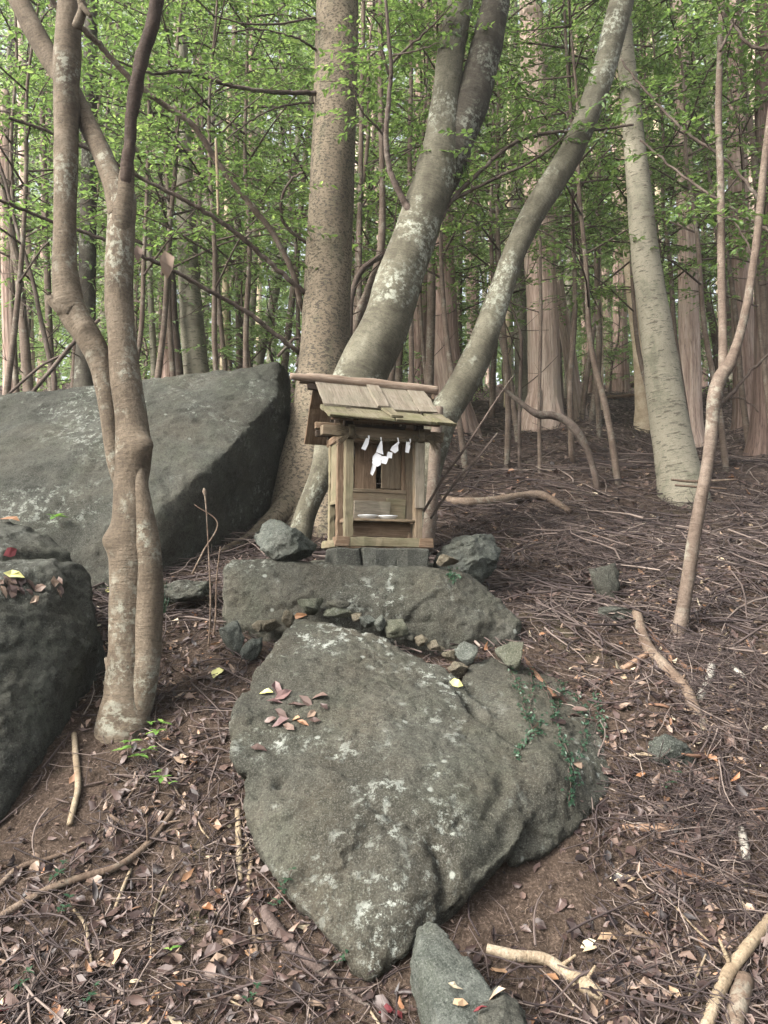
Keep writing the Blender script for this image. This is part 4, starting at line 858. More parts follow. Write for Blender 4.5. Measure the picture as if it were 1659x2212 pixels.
# --- trunks further back, each read from the photograph -----------
FAR = [ # kind, name, label, d, [(x, y, w)...]
 ('b_cedar', 'cedar_tree', 'furrowed red cedar between the two leaning grey trunks', 11.5, [(985, 930, 110), (975, 860, 74), (962, 760, 62), (957, 640, 57), (952, 520, 54), (945, 300, 50), (935, 0, 44), (930, -200, 40)]),
 ('b_cedar', 'cedar_tree', 'narrow red cedar showing just right of the thick leaning trunk', 12.5, [(900, 900, 60), (905, 800, 46), (908, 650, 42), (910, 450, 38), (915, 100, 34), (918, -100, 30)]),
 ('b_sap', 'grey_tree', 'slim grey tree close in front of the narrow red cedar', 10.5, [(925, 920, 24), (928, 800, 20), (932, 640, 19), (930, 400, 17), (925, 150, 14), (922, -60, 12)]),
 ('b_cedarp', 'cedar_tree', 'broad pink barked cedar with a flared foot on the open slope', 11.8, [(1173, 950, 88), (1175, 915, 80), (1177, 850, 72), (1176, 760, 70), (1172, 650, 68), (1166, 540, 66), (1160, 350, 60), (1150, 100, 54), (1145, -120, 50)]),
 ('b_cedarp', 'cedar_tree', 'thin reddish leaning tree beside the broad pink cedar', 12.5, [(1248, 890, 40), (1240, 840, 30), (1226, 740, 27), (1208, 640, 26), (1198, 540, 24), (1185, 350, 22), (1170, 50, 18)]),
 ('b_pale', 'pale_tree', 'pale ringed tree just left of the broad pink cedar', 14, [(1130, 890, 40), (1127, 820, 31), (1124, 700, 29), (1120, 560, 28), (1116, 380, 26), (1110, 100, 22), (1106, -100, 20)]),
 ('b_tan', 'pale_tree', 'thin pale tree behind the foot of the curved grey trunk', 15, [(1098, 850, 20), (1096, 760, 18), (1098, 640, 16), (1100, 430, 15), (1105, 0, 12)]),
 ('b_tan', 'tan_tree', 'smooth tan pole like tree left of the pale leaning tree', 12.2, [(1390, 905, 40), (1386, 860, 29), (1380, 760, 26), (1366, 640, 25), (1356, 520, 23), (1350, 430, 21), (1340, 200, 18), (1335, -60, 15)]),
 ('b_cedarp', 'cedar_tree', 'sunlit cedar right behind the pale leaning tree', 10.8, [(1496, 970, 64), (1493, 900, 48), (1491, 780, 45), (1487, 640, 43), (1484, 520, 41), (1480, 420, 38), (1474, 250, 34), (1468, 0, 30), (1466, -120, 28)]),
 ('b_cedar', 'cedar_tree', 'dull red cedar behind the slim sapling', 11.2, [(1618, 960, 80), (1613, 900, 58), (1610, 780, 50), (1602, 640, 47), (1596, 480, 44), (1592, 300, 40), (1588, 0, 36)]),
 ('b_cedard', 'cedar_tree', 'dark cedar at the right edge of the slope', 9.5, [(1665, 1010, 110), (1660, 930, 80), (1656, 820, 56), (1655, 700, 48), (1654, 560, 44), (1652, 350, 40), (1650, 0, 36)]),
 ('b_cedarp', 'cedar_tree', 'tall pale pink cedar seen high behind the sapling stems', 17, [(1640, 900, 60), (1640, 600, 55), (1640, 300, 52), (1640, 0, 48), (1640, -150, 46)]),
 ('b_sap', 'thin_tree', 'thin grey tree with a slight bend high on the right', 9.5, [(1655, 900, 18), (1648, 650, 16), (1630, 350, 14), (1605, 160, 13), (1596, 0, 12), (1592, -80, 11)]),
 ('b_sap', 'thin_tree', 'crooked thin tree in the gap right of the reddish leaning tree', 12, [(1258, 900, 13), (1264, 840, 12), (1278, 740, 11), (1290, 640, 11), (1292, 560, 10), (1300, 350, 9), (1310, 100, 8)]),
 ('b_tan', 'thin_tree', 'straight thin tan tree in the gap left of the tan pole tree', 13.5, [(1297, 880, 12), (1298, 780, 11), (1295, 640, 11), (1292, 500, 10), (1288, 200, 8)]),
 ('b_cedar', 'cedar_tree', 'distant red cedar far up the slope between pink and tan trunks', 18, [(1342, 870, 36), (1340, 720, 31), (1338, 560, 30), (1334, 300, 28), (1330, 0, 25)]),
 ('b_cedard', 'cedar_tree', 'distant dark cedar glimpsed behind the curved grey trunk', 18, [(1025, 870, 34), (1023, 720, 29), (1020, 560, 27), (1015, 300, 26), (1010, 0, 24)]),
 ('b_sap', 'bare_sapling', 'dark bare sapling with a forked tip on the open slope', 8.2, [(1166, 1010, 9), (1165, 870, 8), (1168, 700, 8), (1167, 560, 7), (1166, 505, 6), (1152, 470, 5), (1130, 420, 4)]),
 ('b_twig', 'bare_sapling', 'thin crooked sapling left of the forked tip sapling', 8.6, [(1122, 960, 8), (1123, 860, 8), (1126, 740, 8), (1118, 700, 6), (1098, 650, 5), (1070, 600, 4)]),
 ('b_pale', 'pale_tree', 'pale flecked tree rising behind the slanting boulder left of centre', 10.5, [(432, 900, 74), (424, 805, 56), (415, 700, 52), (408, 600, 46), (403, 500, 42), (399, 400, 38), (397, 320, 35), (392, 150, 32), (386, -60, 28)]),
 ('b_dark', 'dark_tree', 'thin black stem beside the pale flecked tree', 10.2, [(392, 880, 18), (388, 805, 17), (378, 700, 15), (371, 590, 13), (352, 450, 10), (345, 360, 8)]),
 ('b_tan', 'thin_tree', 'thin yellowish trunk behind the crest of the slanting boulder', 13, [(478, 870, 20), (483, 805, 18), (486, 700, 17), (488, 590, 15), (492, 400, 13), (498, 100, 11)]),
 ('b_sap', 'thin_tree', 'thin pinkish trunk beside the yellowish one', 13.3, [(494, 860, 12), (496, 780, 12), (492, 650, 11), (484, 520, 10), (476, 300, 8)]),
 ('b_sap', 'grey_tree', 'straight grey trunk midway between pale and speckled trees', 12.5, [(520, 880, 20), (518, 795, 17), (516, 620, 16), (512, 400, 15), (508, 200, 14), (506, -50, 12)]),
 ('b_pale', 'pale_tree', 'slim pale trunk curving gently toward the speckled tree', 14, [(534, 860, 20), (538, 785, 18), (546, 640, 17), (552, 480, 16), (556, 342, 15), (562, 100, 12)]),
 ('b_pale', 'pale_tree', 'slanting pale trunk nearest the speckled tree', 13, [(548, 850, 22), (562, 770, 21), (585, 670, 20), (604, 585, 18), (625, 450, 16), (650, 250, 13)]),
 ('b_greyd', 'grey_tree', 'broad grey brown trunk glimpsed between the stems of the forked tree', 8.8, [(182, 900, 60), (183, 830, 46), (186, 720, 41), (188, 600, 38), (192, 400, 34), (196, 100, 30), (198, -80, 28)]),
 ('b_sap', 'thin_tree', 'slim leaning trunk far left with a pale upper stem', 8.5, [(66, 900, 26), (60, 830, 23), (50, 700, 20), (38, 580, 18), (10, 430, 14), (-15, 300, 12)]),
 ('b_twig', 'thin_tree', 'dark crooked stem slanting across the far left', 7.8, [(118, 850, 12), (108, 780, 12), (88, 690, 10), (70, 604, 9), (38, 500, 8), (12, 395, 7), (-10, 330, 6)]),
 ('b_cedar', 'cedar_tree', 'brown trunk at the left edge above the boulder', 9, [(22, 900, 36), (22, 800, 31), (18, 640, 29), (14, 450, 27), (10, 200, 24)]),
 ('b_sap', 'thin_tree', 'pale brown stem just left of the forked tree', 10, [(112, 900, 18), (110, 800, 16), (104, 650, 15), (98, 450, 13), (90, 200, 11)]),
 ('b_pale', 'thin_tree', 'pale stem seen just right of the forked tree', 11, [(330, 870, 15), (332, 790, 14), (326, 650, 13), (322, 500, 12), (318, 300, 10)]),
 ('b_sap', 'thin_tree', 'brown stem beside the pale one right of the forked tree', 11.5, [(348, 880, 13), (346, 790, 12), (350, 640, 11), (356, 450, 10), (362, 200, 8)]),
 ('b_cedar', 'dead_stump', 'short dark broken stump behind the slanting boulder', 11, [(361, 830, 26), (361, 790, 22), (359, 745, 21), (358, 715, 18)]),
 ('b_sap', 'grey_tree', 'slim grey stem left of the thick leaning trunk', 7.6, [(760, 900, 26), (765, 720, 22), (800, 620, 20), (822, 540, 18), (826, 400, 14), (822, 200, 13), (822, 0, 12), (822, -90, 11)]),
 ('b_twig', 'thin_tree', 'dark stem arching beside the speckled trunk', 7.4, [(755, 900, 14), (756, 700, 13), (762, 630, 13), (785, 580, 13), (835, 544, 11), (870, 500, 8)]),
 ('b_sap', 'thin_tree', 'slim straight grey stem high beside the double trunk', 8.4, [(890, 900, 12), (886, 500, 11), (885, 350, 11), (888, 150, 10), (890, -30, 9)]),
 ('b_sap', 'thin_tree', 'slim stem just right of the speckled trunk', 7.9, [(778, 900, 13), (776, 600, 12), (780, 300, 11), (784, 100, 10), (786, -60, 9)]),
]
for k, (kind, nm, lb, d, pts) in enumerate(FAR):
    root, base = tree_root(nm, pts[0][0], d, lb, 'stump' if nm == 'dead_stump' else 'tree', y=pts[0][1])
    q, r = px_path(pts, d, .3); q = np.concatenate([[base - [0, 0, .15]], q[q[:, 2] > base[2] + .1]]); r = np.concatenate([[r[0] * 1.15], r[-(len(q) - 1):]])
    ced = 'cedar' in kind; bg = Bag()
    addtube(bg, q, r, 26 if r[1] > .12 else 12, int(min(110, 30 + 12 * len(q))), .03 if ced else .05, 4, .09 if ced else 0, 100. + 3 * k)
    if ced and r[1] > .25:
        for a in range(5):
            an = a * 1.26 + k; dv = np.array([math.cos(an), math.sin(an), 0]); f = base + dv * r[1] * .7
            addtube(bg, [f + [0, 0, .55], f + dv * r[1] * .35 + [0, 0, .2], f + dv * r[1] * .9 - [0, 0, .15]], [r[1] * .14, r[1] * .24, r[1] * .16], 9, 12, .1, 5, .1, 3.)
    bg.obj('trunk', M[kind], root, base)
    if nm in ('bare_sapling', 'thin_tree', 'grey_tree', 'dark_tree'):
        c = spline(q, 40); out = []
        for t in range(14, 40, 3 if nm != 'grey_tree' else 4):
            dv = unit(np.array([rs0.uniform(-1, 1), rs0.uniform(-1, 1), rs0.uniform(.1, .8)])); ln = rs0.uniform(.4, 1.1); bg = Bag()
            e = c[t] + dv * ln; mid = c[t] + dv * ln * .5 + rs0.normal(size=3) * .06
            addtube(bg, [c[t], mid, e], [.007, .0055, .003], 4, 8)
            for s in range(2): addtube(bg, [mid, mid + dv * ln * .3 + rs0.normal(size=3) * .18], [.0035, .0015], 3, 4)
            if t > 20: spray(bg, out, rs0, mid, dv + rs0.normal(size=3) * .4, rs0.uniform(.3, .6), 3, 8, .065, .028, .004)
            bg.obj('branch', M['b_twig'], root, base)
        if out: pack(out, rs0, M['leaf'], 'leaves', root, True, .0, 1., base)

# --- understory trees, tall canopy trees and shrubs ---------------
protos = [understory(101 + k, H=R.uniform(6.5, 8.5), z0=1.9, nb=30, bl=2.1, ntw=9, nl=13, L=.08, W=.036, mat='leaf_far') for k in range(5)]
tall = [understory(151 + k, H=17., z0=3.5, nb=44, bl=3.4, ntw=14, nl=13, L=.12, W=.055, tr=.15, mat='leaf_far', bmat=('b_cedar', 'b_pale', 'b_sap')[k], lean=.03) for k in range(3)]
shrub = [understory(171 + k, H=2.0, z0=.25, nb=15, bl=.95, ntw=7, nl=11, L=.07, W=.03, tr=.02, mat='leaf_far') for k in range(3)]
near_p = [understory(181 + k, H=6.0, z0=2.0, nb=20, bl=1.6, ntw=8, nl=11, L=.07, W=.030, tr=.032, mat='leaf', rich=True) for k in range(4)]
used = set()
def place(kinds, idx, name, x, d, s, label, group, cat='tree'):
    parts = kinds[idx % len(kinds)]
    root = empty(name, (x, d, gz(x, d) - .05), R.uniform(0, 6.28)); root.scale = (s, s, s * R.uniform(.9, 1.12)); tag(root, label, cat, group)
    for p in parts:
        if p.name in used or p.parent is not None: child_copy(p, root)
        else: p.parent = root
def fx(px, d): return P(px, 700, d)[0]
NEARS = [(250, 7.8), (560, 8.6), (1010, 8.4), (1230, 8.9), (1560, 8.0), (60, 8.8), (1420, 9.2), (830, 9.4), (1660, 8.9), (400, 9.3), (1120, 10.2), (690, 9.9), (1330, 7.9), (1490, 10), (940, 10.6), (500, 10.3), (-40, 10.2), (320, 8.3), (470, 8.0), (150, 9.1), (650, 11.), (1090, 9.0), (1290, 10.4), (1610, 9.9), (760, 8.7), (20, 7.9)]
for k, (px, d) in enumerate(NEARS): place(near_p, k, 'broadleaf_sapling', fx(px, d), d, R.uniform(.95, 1.2), 'leafy green sapling with a thin stem on the slope behind the shrine', 'leafy saplings behind the shrine')
mids = [(40, 13), (150, 11.5), (300, 13.5), (420, 12), (480, 15), (600, 12.8), (760, 13.5), (860, 12), (990, 14), (1060, 12.6), (1210, 14.5), (1270, 11.6), (1400, 13.8), (1450, 12.4), (1540, 14.5), (1600, 13), (1720, 12.2), (350, 17.5), (700, 18), (1150, 18), (1500, 18.5), (1800, 17)]
for k, (px, d) in enumerate(mids): place(protos, k, 'broadleaf_tree', fx(px, d), d, R.uniform(1.0, 1.35), 'slender bright green broadleaf tree filling the middle of the wood', 'broadleaf trees in the middle of the wood')
TL = []
for ring, (d0, n) in enumerate(((23, 5), (29, 7), (35, 8))):
    for k in range(n):
        px = -150 + 2050 * (k + .5 + R.uniform(-.3, .3)) / n; d = d0 + R.uniform(-1.6, 1.6); TL.append((px, d))
for k, (px, d) in enumerate(TL): place(tall, k, 'forest_tree', fx(px, d), d, R.uniform(.9, 1.25), 'tall distant forest tree with %s trunk and green crown' % ('a reddish', 'a pale', 'a grey brown')[k % 3], 'tall trees far up the slope (%s trunks)' % ('reddish', 'pale', 'grey brown')[k % 3])
for k in range(70):
    px = R.uniform(-250, 1900); d = R.uniform(14, 34)
    if 1050 < px < 1500 and d < 17: d += 6
    place(shrub, k, 'shrub', fx(px, d), d, R.uniform(.9, 2.1), 'low leafy green shrub between the distant trunks', 'low shrubs between the distant trunks', 'shrub')
for k, (px, d) in enumerate([(20, 10.5), (130, 11.5), (260, 10.8), (310, 12.5), (460, 12), (560, 11.2), (610, 13), (860, 12.5), (1000, 14), (1080, 15.5), (1230, 16), (1310, 17), (1440, 15), (1530, 13.5), (1580, 15), (1650, 13)]):
    place(shrub, k + 1, 'understory_bush', fx(px, d), d, R.uniform(1.1, 1.7), 'waist high leafy bush %s' % ('behind the slanting boulder' if px < 700 else 'among the trunks up the right slope'), 'bushes %s' % ('behind the slanting boulder' if px < 700 else 'among the trunks up the right slope'), 'bush')
# slender far poles between the crowns
poles = []
for k in range(4):
    bg = Bag(); rs = np.random.default_rng(300 + k); a = rs.normal(size=6) * .12; a[0] = 0
    addtube(bg, np.stack([np.cumsum(a), np.cumsum(rs.normal(size=6) * .1), np.linspace(-.1, 15, 6)], 1), np.linspace(.095, .05, 6), 10, 30, .04, 4, .12 if k % 2 else 0, k)
    poles.append((bg.obj('trunk', M[('b_tan', 'b_cedarp', 'b_pale', 'b_cedar')[k]]),))
for k in range(28):
    px = -100 + 1860 * ((k * .618) % 1); d = R.uniform(13.5, 27); s = R.uniform(.7, 1.6)
    if 1200 < px < 1480 and d < 17: d = R.uniform(18, 28)
    place(poles, k, 'slender_tree', fx(px, d), d, s, 'slender distant tree trunk of %s' % ('tan', 'pinkish brown', 'pale grey', 'red brown')[k % 4], 'slender distant %s trunks' % ('tan', 'pinkish brown', 'pale grey', 'red brown')[k % 4])

# crowns above the picture, added to block sky light, for trunks leaving its top
rs = np.random.default_rng(55); out = []; br = Bag()
for k in range(20):
    v = unit(rs.normal(size=3)) * rs.uniform(.3, 1) * np.array([3.0, 3.0, 1.7]); v[2] += .5; addtube(br, [(0, 0, -1.6), v * .5 + [0, 0, -.3], v], [.05, .03, .01], 4, 6)
    for t in range(13): twig_leaves(out, rs, v + rs.normal(size=3) * .45, rs.normal(size=3) * [1, 1, .4], .6, 14, .11, .048)
cb = br.obj('shade_crown_branches', M['b_twig']); cl_ = pack(out, rs, M['leaf_far'], 'crown')
for k, (rt, bs, p, s_) in enumerate(SHADE_CROWNS):
    for src in (cb, cl_):
        o = src if k == 0 else src.copy()
        if k: COL.objects.link(o)
        o.parent = rt; o.location = p - bs; o.scale = (s_,) * 3; o.rotation_euler = (0, 0, k * 1.3)
# the wood beyond: a mass of crowns too far off to tell apart
rs = np.random.default_rng(91); n = 110000; a = rs.uniform(-1, 1, n); yy_ = rs.uniform(38, 56, n); xx_ = a * (yy_ * .75); zz_ = ground_z(xx_, yy_) + rs.uniform(0, 1, n) ** .9 * 32
pp = np.stack([xx_, yy_, zz_], 1); keep = fbm(pp * .17, 3) + .38 - .55 * (zz_ - ground_z(xx_, yy_)) / 30 > 0; pp = pp[keep]; n = len(pp)
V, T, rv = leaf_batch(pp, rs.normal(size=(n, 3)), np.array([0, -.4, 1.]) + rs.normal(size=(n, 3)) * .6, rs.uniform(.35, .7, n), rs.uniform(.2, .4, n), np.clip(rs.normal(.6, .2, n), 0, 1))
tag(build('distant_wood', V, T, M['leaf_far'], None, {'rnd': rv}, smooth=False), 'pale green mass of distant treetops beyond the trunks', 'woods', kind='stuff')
# ------------------------------------------------------------------ forest litter
def in_bare(x, y):
    """patches of swept bare soil: 0 = litter, 1 = bare"""
    f = np.zeros_like(x)
    for (px, py, rx, ry, a) in ((1080, 1900, .42, .36, .95), (120, 1700, .30, .45, .85), (300, 1830, .3, .25, .3), (520, 2140, .35, .25, .35), (850, 2190, .30, .25, .6), (1250, 2120, .2, .15, .3)):
        c = S(px, py, BV[:1])[0]; q = ((x - c[0]) / rx) ** 2 + ((y - c[1]) / ry) ** 2
        f = np.maximum(f, a * np.clip(1.4 - q, 0, 1))
    return f
def scatter(n, dmin, dmax, rs, bare=True):
    d = dmin * (dmax / dmin) ** rs.uniform(0, 1, n); x = rs.uniform(-1, 1, n) * (.54 * d + .35)
    if bare:
        k = rs.uniform(0, 1, n) > in_bare(x, d); d, x = d[k], x[k]
    z = ground_z(x, d); e = .02
    nr = np.stack([-(ground_z(x + e, d) - z) / e, -(ground_z(x, d + e) - z) / e, np.ones_like(z)], 1); nr /= np.linalg.norm(nr, axis=1)[:, None]
    nearf = np.clip(1.3 - np.abs(d - 3.5) / 6, 0, 1); g = np.stack([x, d, z], 1)
    z = z + nearf * (.022 * fbm(g * np.array([5, 5, 0]) + 2, 3) + .010 * fbm(g * np.array([17, 17, 0]) + 9, 2))
    return np.stack([x, d, z], 1), nr
def tangent(nr, rs):
    a = rs.normal(size=nr.shape); a -= nr * (a * nr).sum(1)[:, None]; return a / np.linalg.norm(a, axis=1)[:, None]
def litter_leaves(n, dmin, dmax, seed, Lr, name, label, lift=.012, tilt=.35):
    rs = np.random.default_rng(seed); p, nr = scatter(n, dmin, dmax, rs); n = len(p)
    ax = tangent(nr, rs) + nr * rs.normal(size=(n, 1)) * tilt * .5; nn = nr + rs.normal(size=(n, 3)) * tilt
    flip = rs.uniform(0, 1, n) < .4; nn[flip] *= -1
    L = Lr[0] + (Lr[1] - Lr[0]) * rs.beta(1.3, 2.8, n); W = L * rs.uniform(.22, .62, n)
    rn = np.clip(rs.beta(1.1, 1.6, n) * 1.02 + .14 * noise3(p * .9), 0, 1)
    V, T, rv = leaf_batch(p + nr * (lift * rs.uniform(.2, 1.6, n))[:, None], ax, nn, L, W, rn, rs.uniform(-.3, 1.2, n), True, rs.uniform(-.6, .8, n))
    V = V + (.045 * L.repeat(8))[:, None] * rs.normal(size=V.shape)
    o = build(name, V, T, M['litter'], None, {'rnd': rv}, smooth=True); return tag(o, label, kind='stuff', cat='leaf litter')
def sticks_mesh(n, dmin, dmax, seed, Lr, Rr, name, label, mat='twigs', bend=.2, lift=.01, bare=True, seg=3, pts=4, cl=None):
    rs = np.random.default_rng(seed); p, nr = scatter(n, dmin, dmax, rs, bare)
    if cl: keep = noise3(p * cl + 31) > -.12; p, nr = p[keep], nr[keep]
    n = len(p); ax = tangent(nr, rs); ax = ax + nr * rs.normal(size=(n, 1)) * .10; L = rs.uniform(*Lr, n) * rs.uniform(.5, 1, n); r = rs.uniform(*Rr, n)
    sd_ = np.cross(nr, ax); t = np.linspace(-.5, .5, pts); b1 = rs.normal(size=n) * bend; b2 = rs.normal(size=n) * bend
    c = p[:, None] + (t[None] * L[:, None])[..., None] * ax[:, None] + ((t[None] ** 2 * 1.6 * b1[:, None] + t[None] ** 3 * 4 * b2[:, None]) * L[:, None])[..., None] * sd_[:, None] + (lift * rs.uniform(.3, 1.8, n) + r)[:, None, None] * nr[:, None]
    rr = r[:, None] * np.linspace(1.1, .55, pts)[None]
    th = np.arange(seg) * 2 * math.pi / seg
    V = c[:, :, None] + rr[:, :, None, None] * (np.cos(th)[None, None, :, None] * sd_[:, None, None] + np.sin(th)[None, None, :, None] * nr[:, None, None])
    i = np.arange(pts - 1)[:, None] * seg; j = np.arange(seg)[None]; Q = np.stack([i + j, i + (j + 1) % seg, i + seg + (j + 1) % seg, i + seg + j], 2).reshape(-1, 4)
    Q = (Q[None] + (np.arange(n) * pts * seg)[:, None, None]).reshape(-1, 4)
    o = build(name, V.reshape(-1, 3), Q, M[mat], None, {'rnd': np.repeat(np.clip(rs.beta(1.8, 2.2, n), 0, 1), pts * seg)}); return tag(o, label, kind='stuff', cat='twigs')
litter_leaves(12000, 2.1, 5.2, 1, (.02, .085), 'leaf_litter', 'brown and purple grey fallen leaves covering the near slope')
litter_leaves(14000, 5.0, 22, 2, (.04, .11), 'leaf_litter', 'brown fallen leaves covering the upper slope')
litter_leaves(12000, 2.1, 7, 3, (.012, .03), 'leaf_fragments', 'small crumbled leaf fragments on the soil', .006)
sticks_mesh(9000, 2.1, 7, 4, (.06, .34), (.0012, .0036), 'twig_litter', 'thin dry twigs strewn over the near slope', bend=.22, lift=.016)
sticks_mesh(12000, 4.6, 16, 5, (.12, .6), (.002, .0055), 'twig_litter', 'dry cedar twigs strewn over the upper slope', bend=.22, lift=.03)
sticks_mesh(12000, 2.1, 7, 6, (.012, .05), (.0008, .0016), 'needle_litter', 'fine pale needles and stalks on the bare soil', 'needles', .3, .004, False, 3, 3)
sticks_mesh(900, 4.4, 13, 15, (.3, 1.1), (.004, .009), 'branch_litter', 'tangled fallen branchlets strewn over the upper slope', bend=.2, lift=.04, seg=5, pts=6)
sticks_mesh(700, 2.2, 5.2, 16, (.12, .5), (.0025, .005), 'branch_litter', 'loose pale and brown branchlets strewn over the near slope', bend=.2, lift=.02, seg=5, pts=6)
# heaps of dry twigs
for k, (px, py, n, rad, lb) in enumerate([(1540, 1440, 420, .30, 'heap of fine dry twigs below the slim sapling'), (1600, 1560, 420, .28, 'heap of dark dry twigs right of the long brown log'), (1320, 1215, 380, .32, 'heap of dry twigs piled over the upright thin slab'), (1560, 1080, 420, .55, 'mound of dry twigs at the foot of the pale leaning tree'), (1480, 1790, 380, .26, 'mat of dark dry twigs right of the massive boulder'), (1100, 1130, 300, .5, 'scatter of dry twigs under the brown fallen branch'), (1620, 1830, 260, .26, 'mat of twigs by the pale broken stick')]):
    rs = np.random.default_rng(700 + k); c, nr = S(px, py, BV[:1]); bg = Bag(); rn = []
    for q in range(n):
        a = rs.uniform(0, 6.28); rr = rad * math.sqrt(rs.uniform()); x, y = c[0] + rr * math.cos(a), c[1] + rr * math.sin(a) * 1.2
        h = .09 * (1 - rr / rad) * rs.uniform() + .008; p = np.array([x, y, gz(x, y) + h]); dv = unit(rs.normal(size=3) * [1, 1, .3] + [.5, -.2, -.15]); l = rs.uniform(.08, .38) * (c[1] / 4.5) ** .5
        V, Q, T, B = tube([p - dv * l / 2, p + rs.normal(size=3) * l * .06, p + dv * l / 2 - [0, 0, .01]], [.0022, .0018, .0009], 3, 5); bg.add(V, Q, T, rnd=np.full(len(V), rs.beta(1.5, 2.5)))
    tag(bg.obj('twig_heap', M['twigs']), lb, 'twig heap', kind='stuff')

# ------------------------------------------------------------------ sticks and logs one can point at
def stick(label, pts, mat, name='stick', cat='stick', lift=.5, d=None, seg=10, bump=.10, stubs=0, group=None, seed=0., parentless=True):
    q, r = [], []
    for (x, y, w_) in pts:
        if d is None: p, n_ = S(x, y); dd = p[1]; rr = wm(w_, dd) / 2; q.append(p + n_ * rr * lift)
        else: dd = d; rr = wm(w_, dd) / 2; q.append(P(x, y, dd))
        r.append(rr)
    q = np.array(q); bg = Bag(); addtube(bg, q, r, seg, None, bump, 18, .06, seed + pts[0][0])
    for k in range(stubs):
        t = R.uniform(.2, .85); c = spline(q, 30)[int(t * 29)]; dv = unit(np.array([R.uniform(-1, 1), R.uniform(-.6, .6), R.uniform(.1, .8)])); l = R.uniform(.03, .10)
        addtube(bg, [c, c + dv * l], [np.mean(r) * .45, np.mean(r) * .2], 6, 4)
    b = q[0].copy(); o = bg.obj(name, M[mat], None, b); o.location = b
    return tag(o, label, cat, group)
stick('long brown log lying downhill below the slim sapling', [(1372, 1325, 20), (1395, 1395, 24), (1440, 1450, 26), (1478, 1490, 26), (1500, 1535, 24), (1522, 1580, 16)], 'stick', 'log', 'log', stubs=2)
stick('short white bark stripped stick beside the long brown log', [(1537, 1442, 17), (1530, 1475, 18), (1510, 1512, 17)], 'stick_pale', 'broken_stick', stubs=1)
stick('small white stub of wood at the twig heap', [(1580, 1442, 12), (1606, 1466, 13)], 'stick_pale', 'broken_stick')
stick('pale tan broken branch with a splintered end right of the wedge rock', [(1052, 2052, 20), (1110, 2068, 23), (1178, 2076, 24), (1225, 2108, 26), (1265, 2135, 34), (1300, 2156, 22)], 'stick_tan', 'broken_branch', 'branch', stubs=3)
stick('thick pale bough crossing the lower right corner', [(1672, 1985, 24), (1610, 2062, 26), (1565, 2125, 27), (1530, 2215, 28), (1500, 2290, 28)], 'stick_tan', 'fallen_bough', 'branch', .9, stubs=2)
stick('stout brown bough lying under the thick pale bough', [(1606, 2120, 38), (1592, 2180, 40), (1580, 2260, 42)], 'stick', 'fallen_bough', 'branch')
stick('long bent grey brown branch across the lower left slope', [(-20, 2002, 15), (60, 1950, 15), (120, 1920, 15), (190, 1898, 15), (250, 1880, 15), (300, 1846, 14), (335, 1810, 13), (374, 1758, 10)], 'stick', 'fallen_branch', 'branch', 1.1, stubs=2)
stick('thin crooked branch above the long bent one on the lower left', [(-15, 1935, 14), (40, 1880, 12), (110, 1858, 10), (170, 1830, 7), (250, 1775, 5)], 'stick', 'fallen_branch', 'branch', 1.)
stick('gnarled purple brown root snaking below the massive boulder', [(572, 1965, 24), (590, 2000, 28), (622, 2040, 24), (665, 2076, 24), (705, 2105, 24), (755, 2150, 14), (800, 2175, 6)], 'stick_purple', 'exposed_root', 'root', .35, stubs=1)
stick('straight tan stick standing against the left edge of the massive boulder', [(513, 1752, 13), (516, 1830, 15), (518, 1905, 13)], 'stick_tan', stubs=1)
stick('short tan stick below the straight one by the massive boulder', [(545, 1855, 9), (538, 1900, 11), (532, 1950, 9)], 'stick_tan')
stick('slim grey stick slanting down beside the short tan one', [(536, 1905, 8), (545, 1985, 9), (556, 2062, 8)], 'stick')
stick('thin wiry twig along the left edge of the massive boulder', [(520, 1755, 3), (535, 1830, 4), (545, 1900, 4), (565, 1985, 3)], 'stick', lift=2)
stick('pale crooked stick standing on bare soil by the left boulder', [(160, 1590, 11), (166, 1640, 13), (168, 1700, 13), (160, 1745, 13), (150, 1785, 12)], 'stick_tan', lift=.9)
stick('forked purple brown stick in the lower left corner', [(56, 2068, 11), (70, 2115, 14), (95, 2155, 14), (130, 2185, 12), (150, 2200, 8)], 'stick_purple', stubs=2)
stick('brown stick end poking from the lower left corner', [(-10, 2190, 16), (20, 2150, 14), (45, 2125, 8)], 'stick')
stick('small hooked twig under the green seedling', [(245, 1735, 6), (240, 1760, 8), (255, 1775, 8), (282, 1785, 6)], 'stick')
stick('thin slanted twig above the long bent branch', [(325, 1650, 6), (300, 1690, 7), (270, 1735, 5)], 'stick')
stick('forked pale twig in the litter below the long bent branch', [(160, 1965, 6), (185, 2000, 8), (195, 2060, 6), (200, 2100, 4)], 'stick_tan', stubs=2)
stick('short upright twig in the leaf drift of the lower left', [(282, 1880, 7), (262, 1930, 8), (240, 1985, 6)], 'stick_tan')
stick('thin curved twig in the middle of the lower left slope', [(495, 1840, 8), (480, 1890, 8), (470, 1930, 8), (472, 1965, 6)], 'stick')
stick('long wiry pale twig running down the lower left slope', [(385, 1870, 4), (350, 1930, 4), (330, 2000, 4), (325, 2075, 3)], 'stick_tan', lift=2)
stick('thin pale twig pair end at the bottom centre', [(800, 2185, 5), (830, 2230, 6)], 'stick_tan')
stick('thick brown branch lying on the slope right of the shrine', [(958, 1085, 14), (1000, 1096, 20), (1060, 1094, 20), (1110, 1084, 19), (1160, 1080, 20), (1195, 1092, 17), (1230, 1112, 12)], 'stick', 'fallen_branch', 'branch', 1.2, stubs=2)
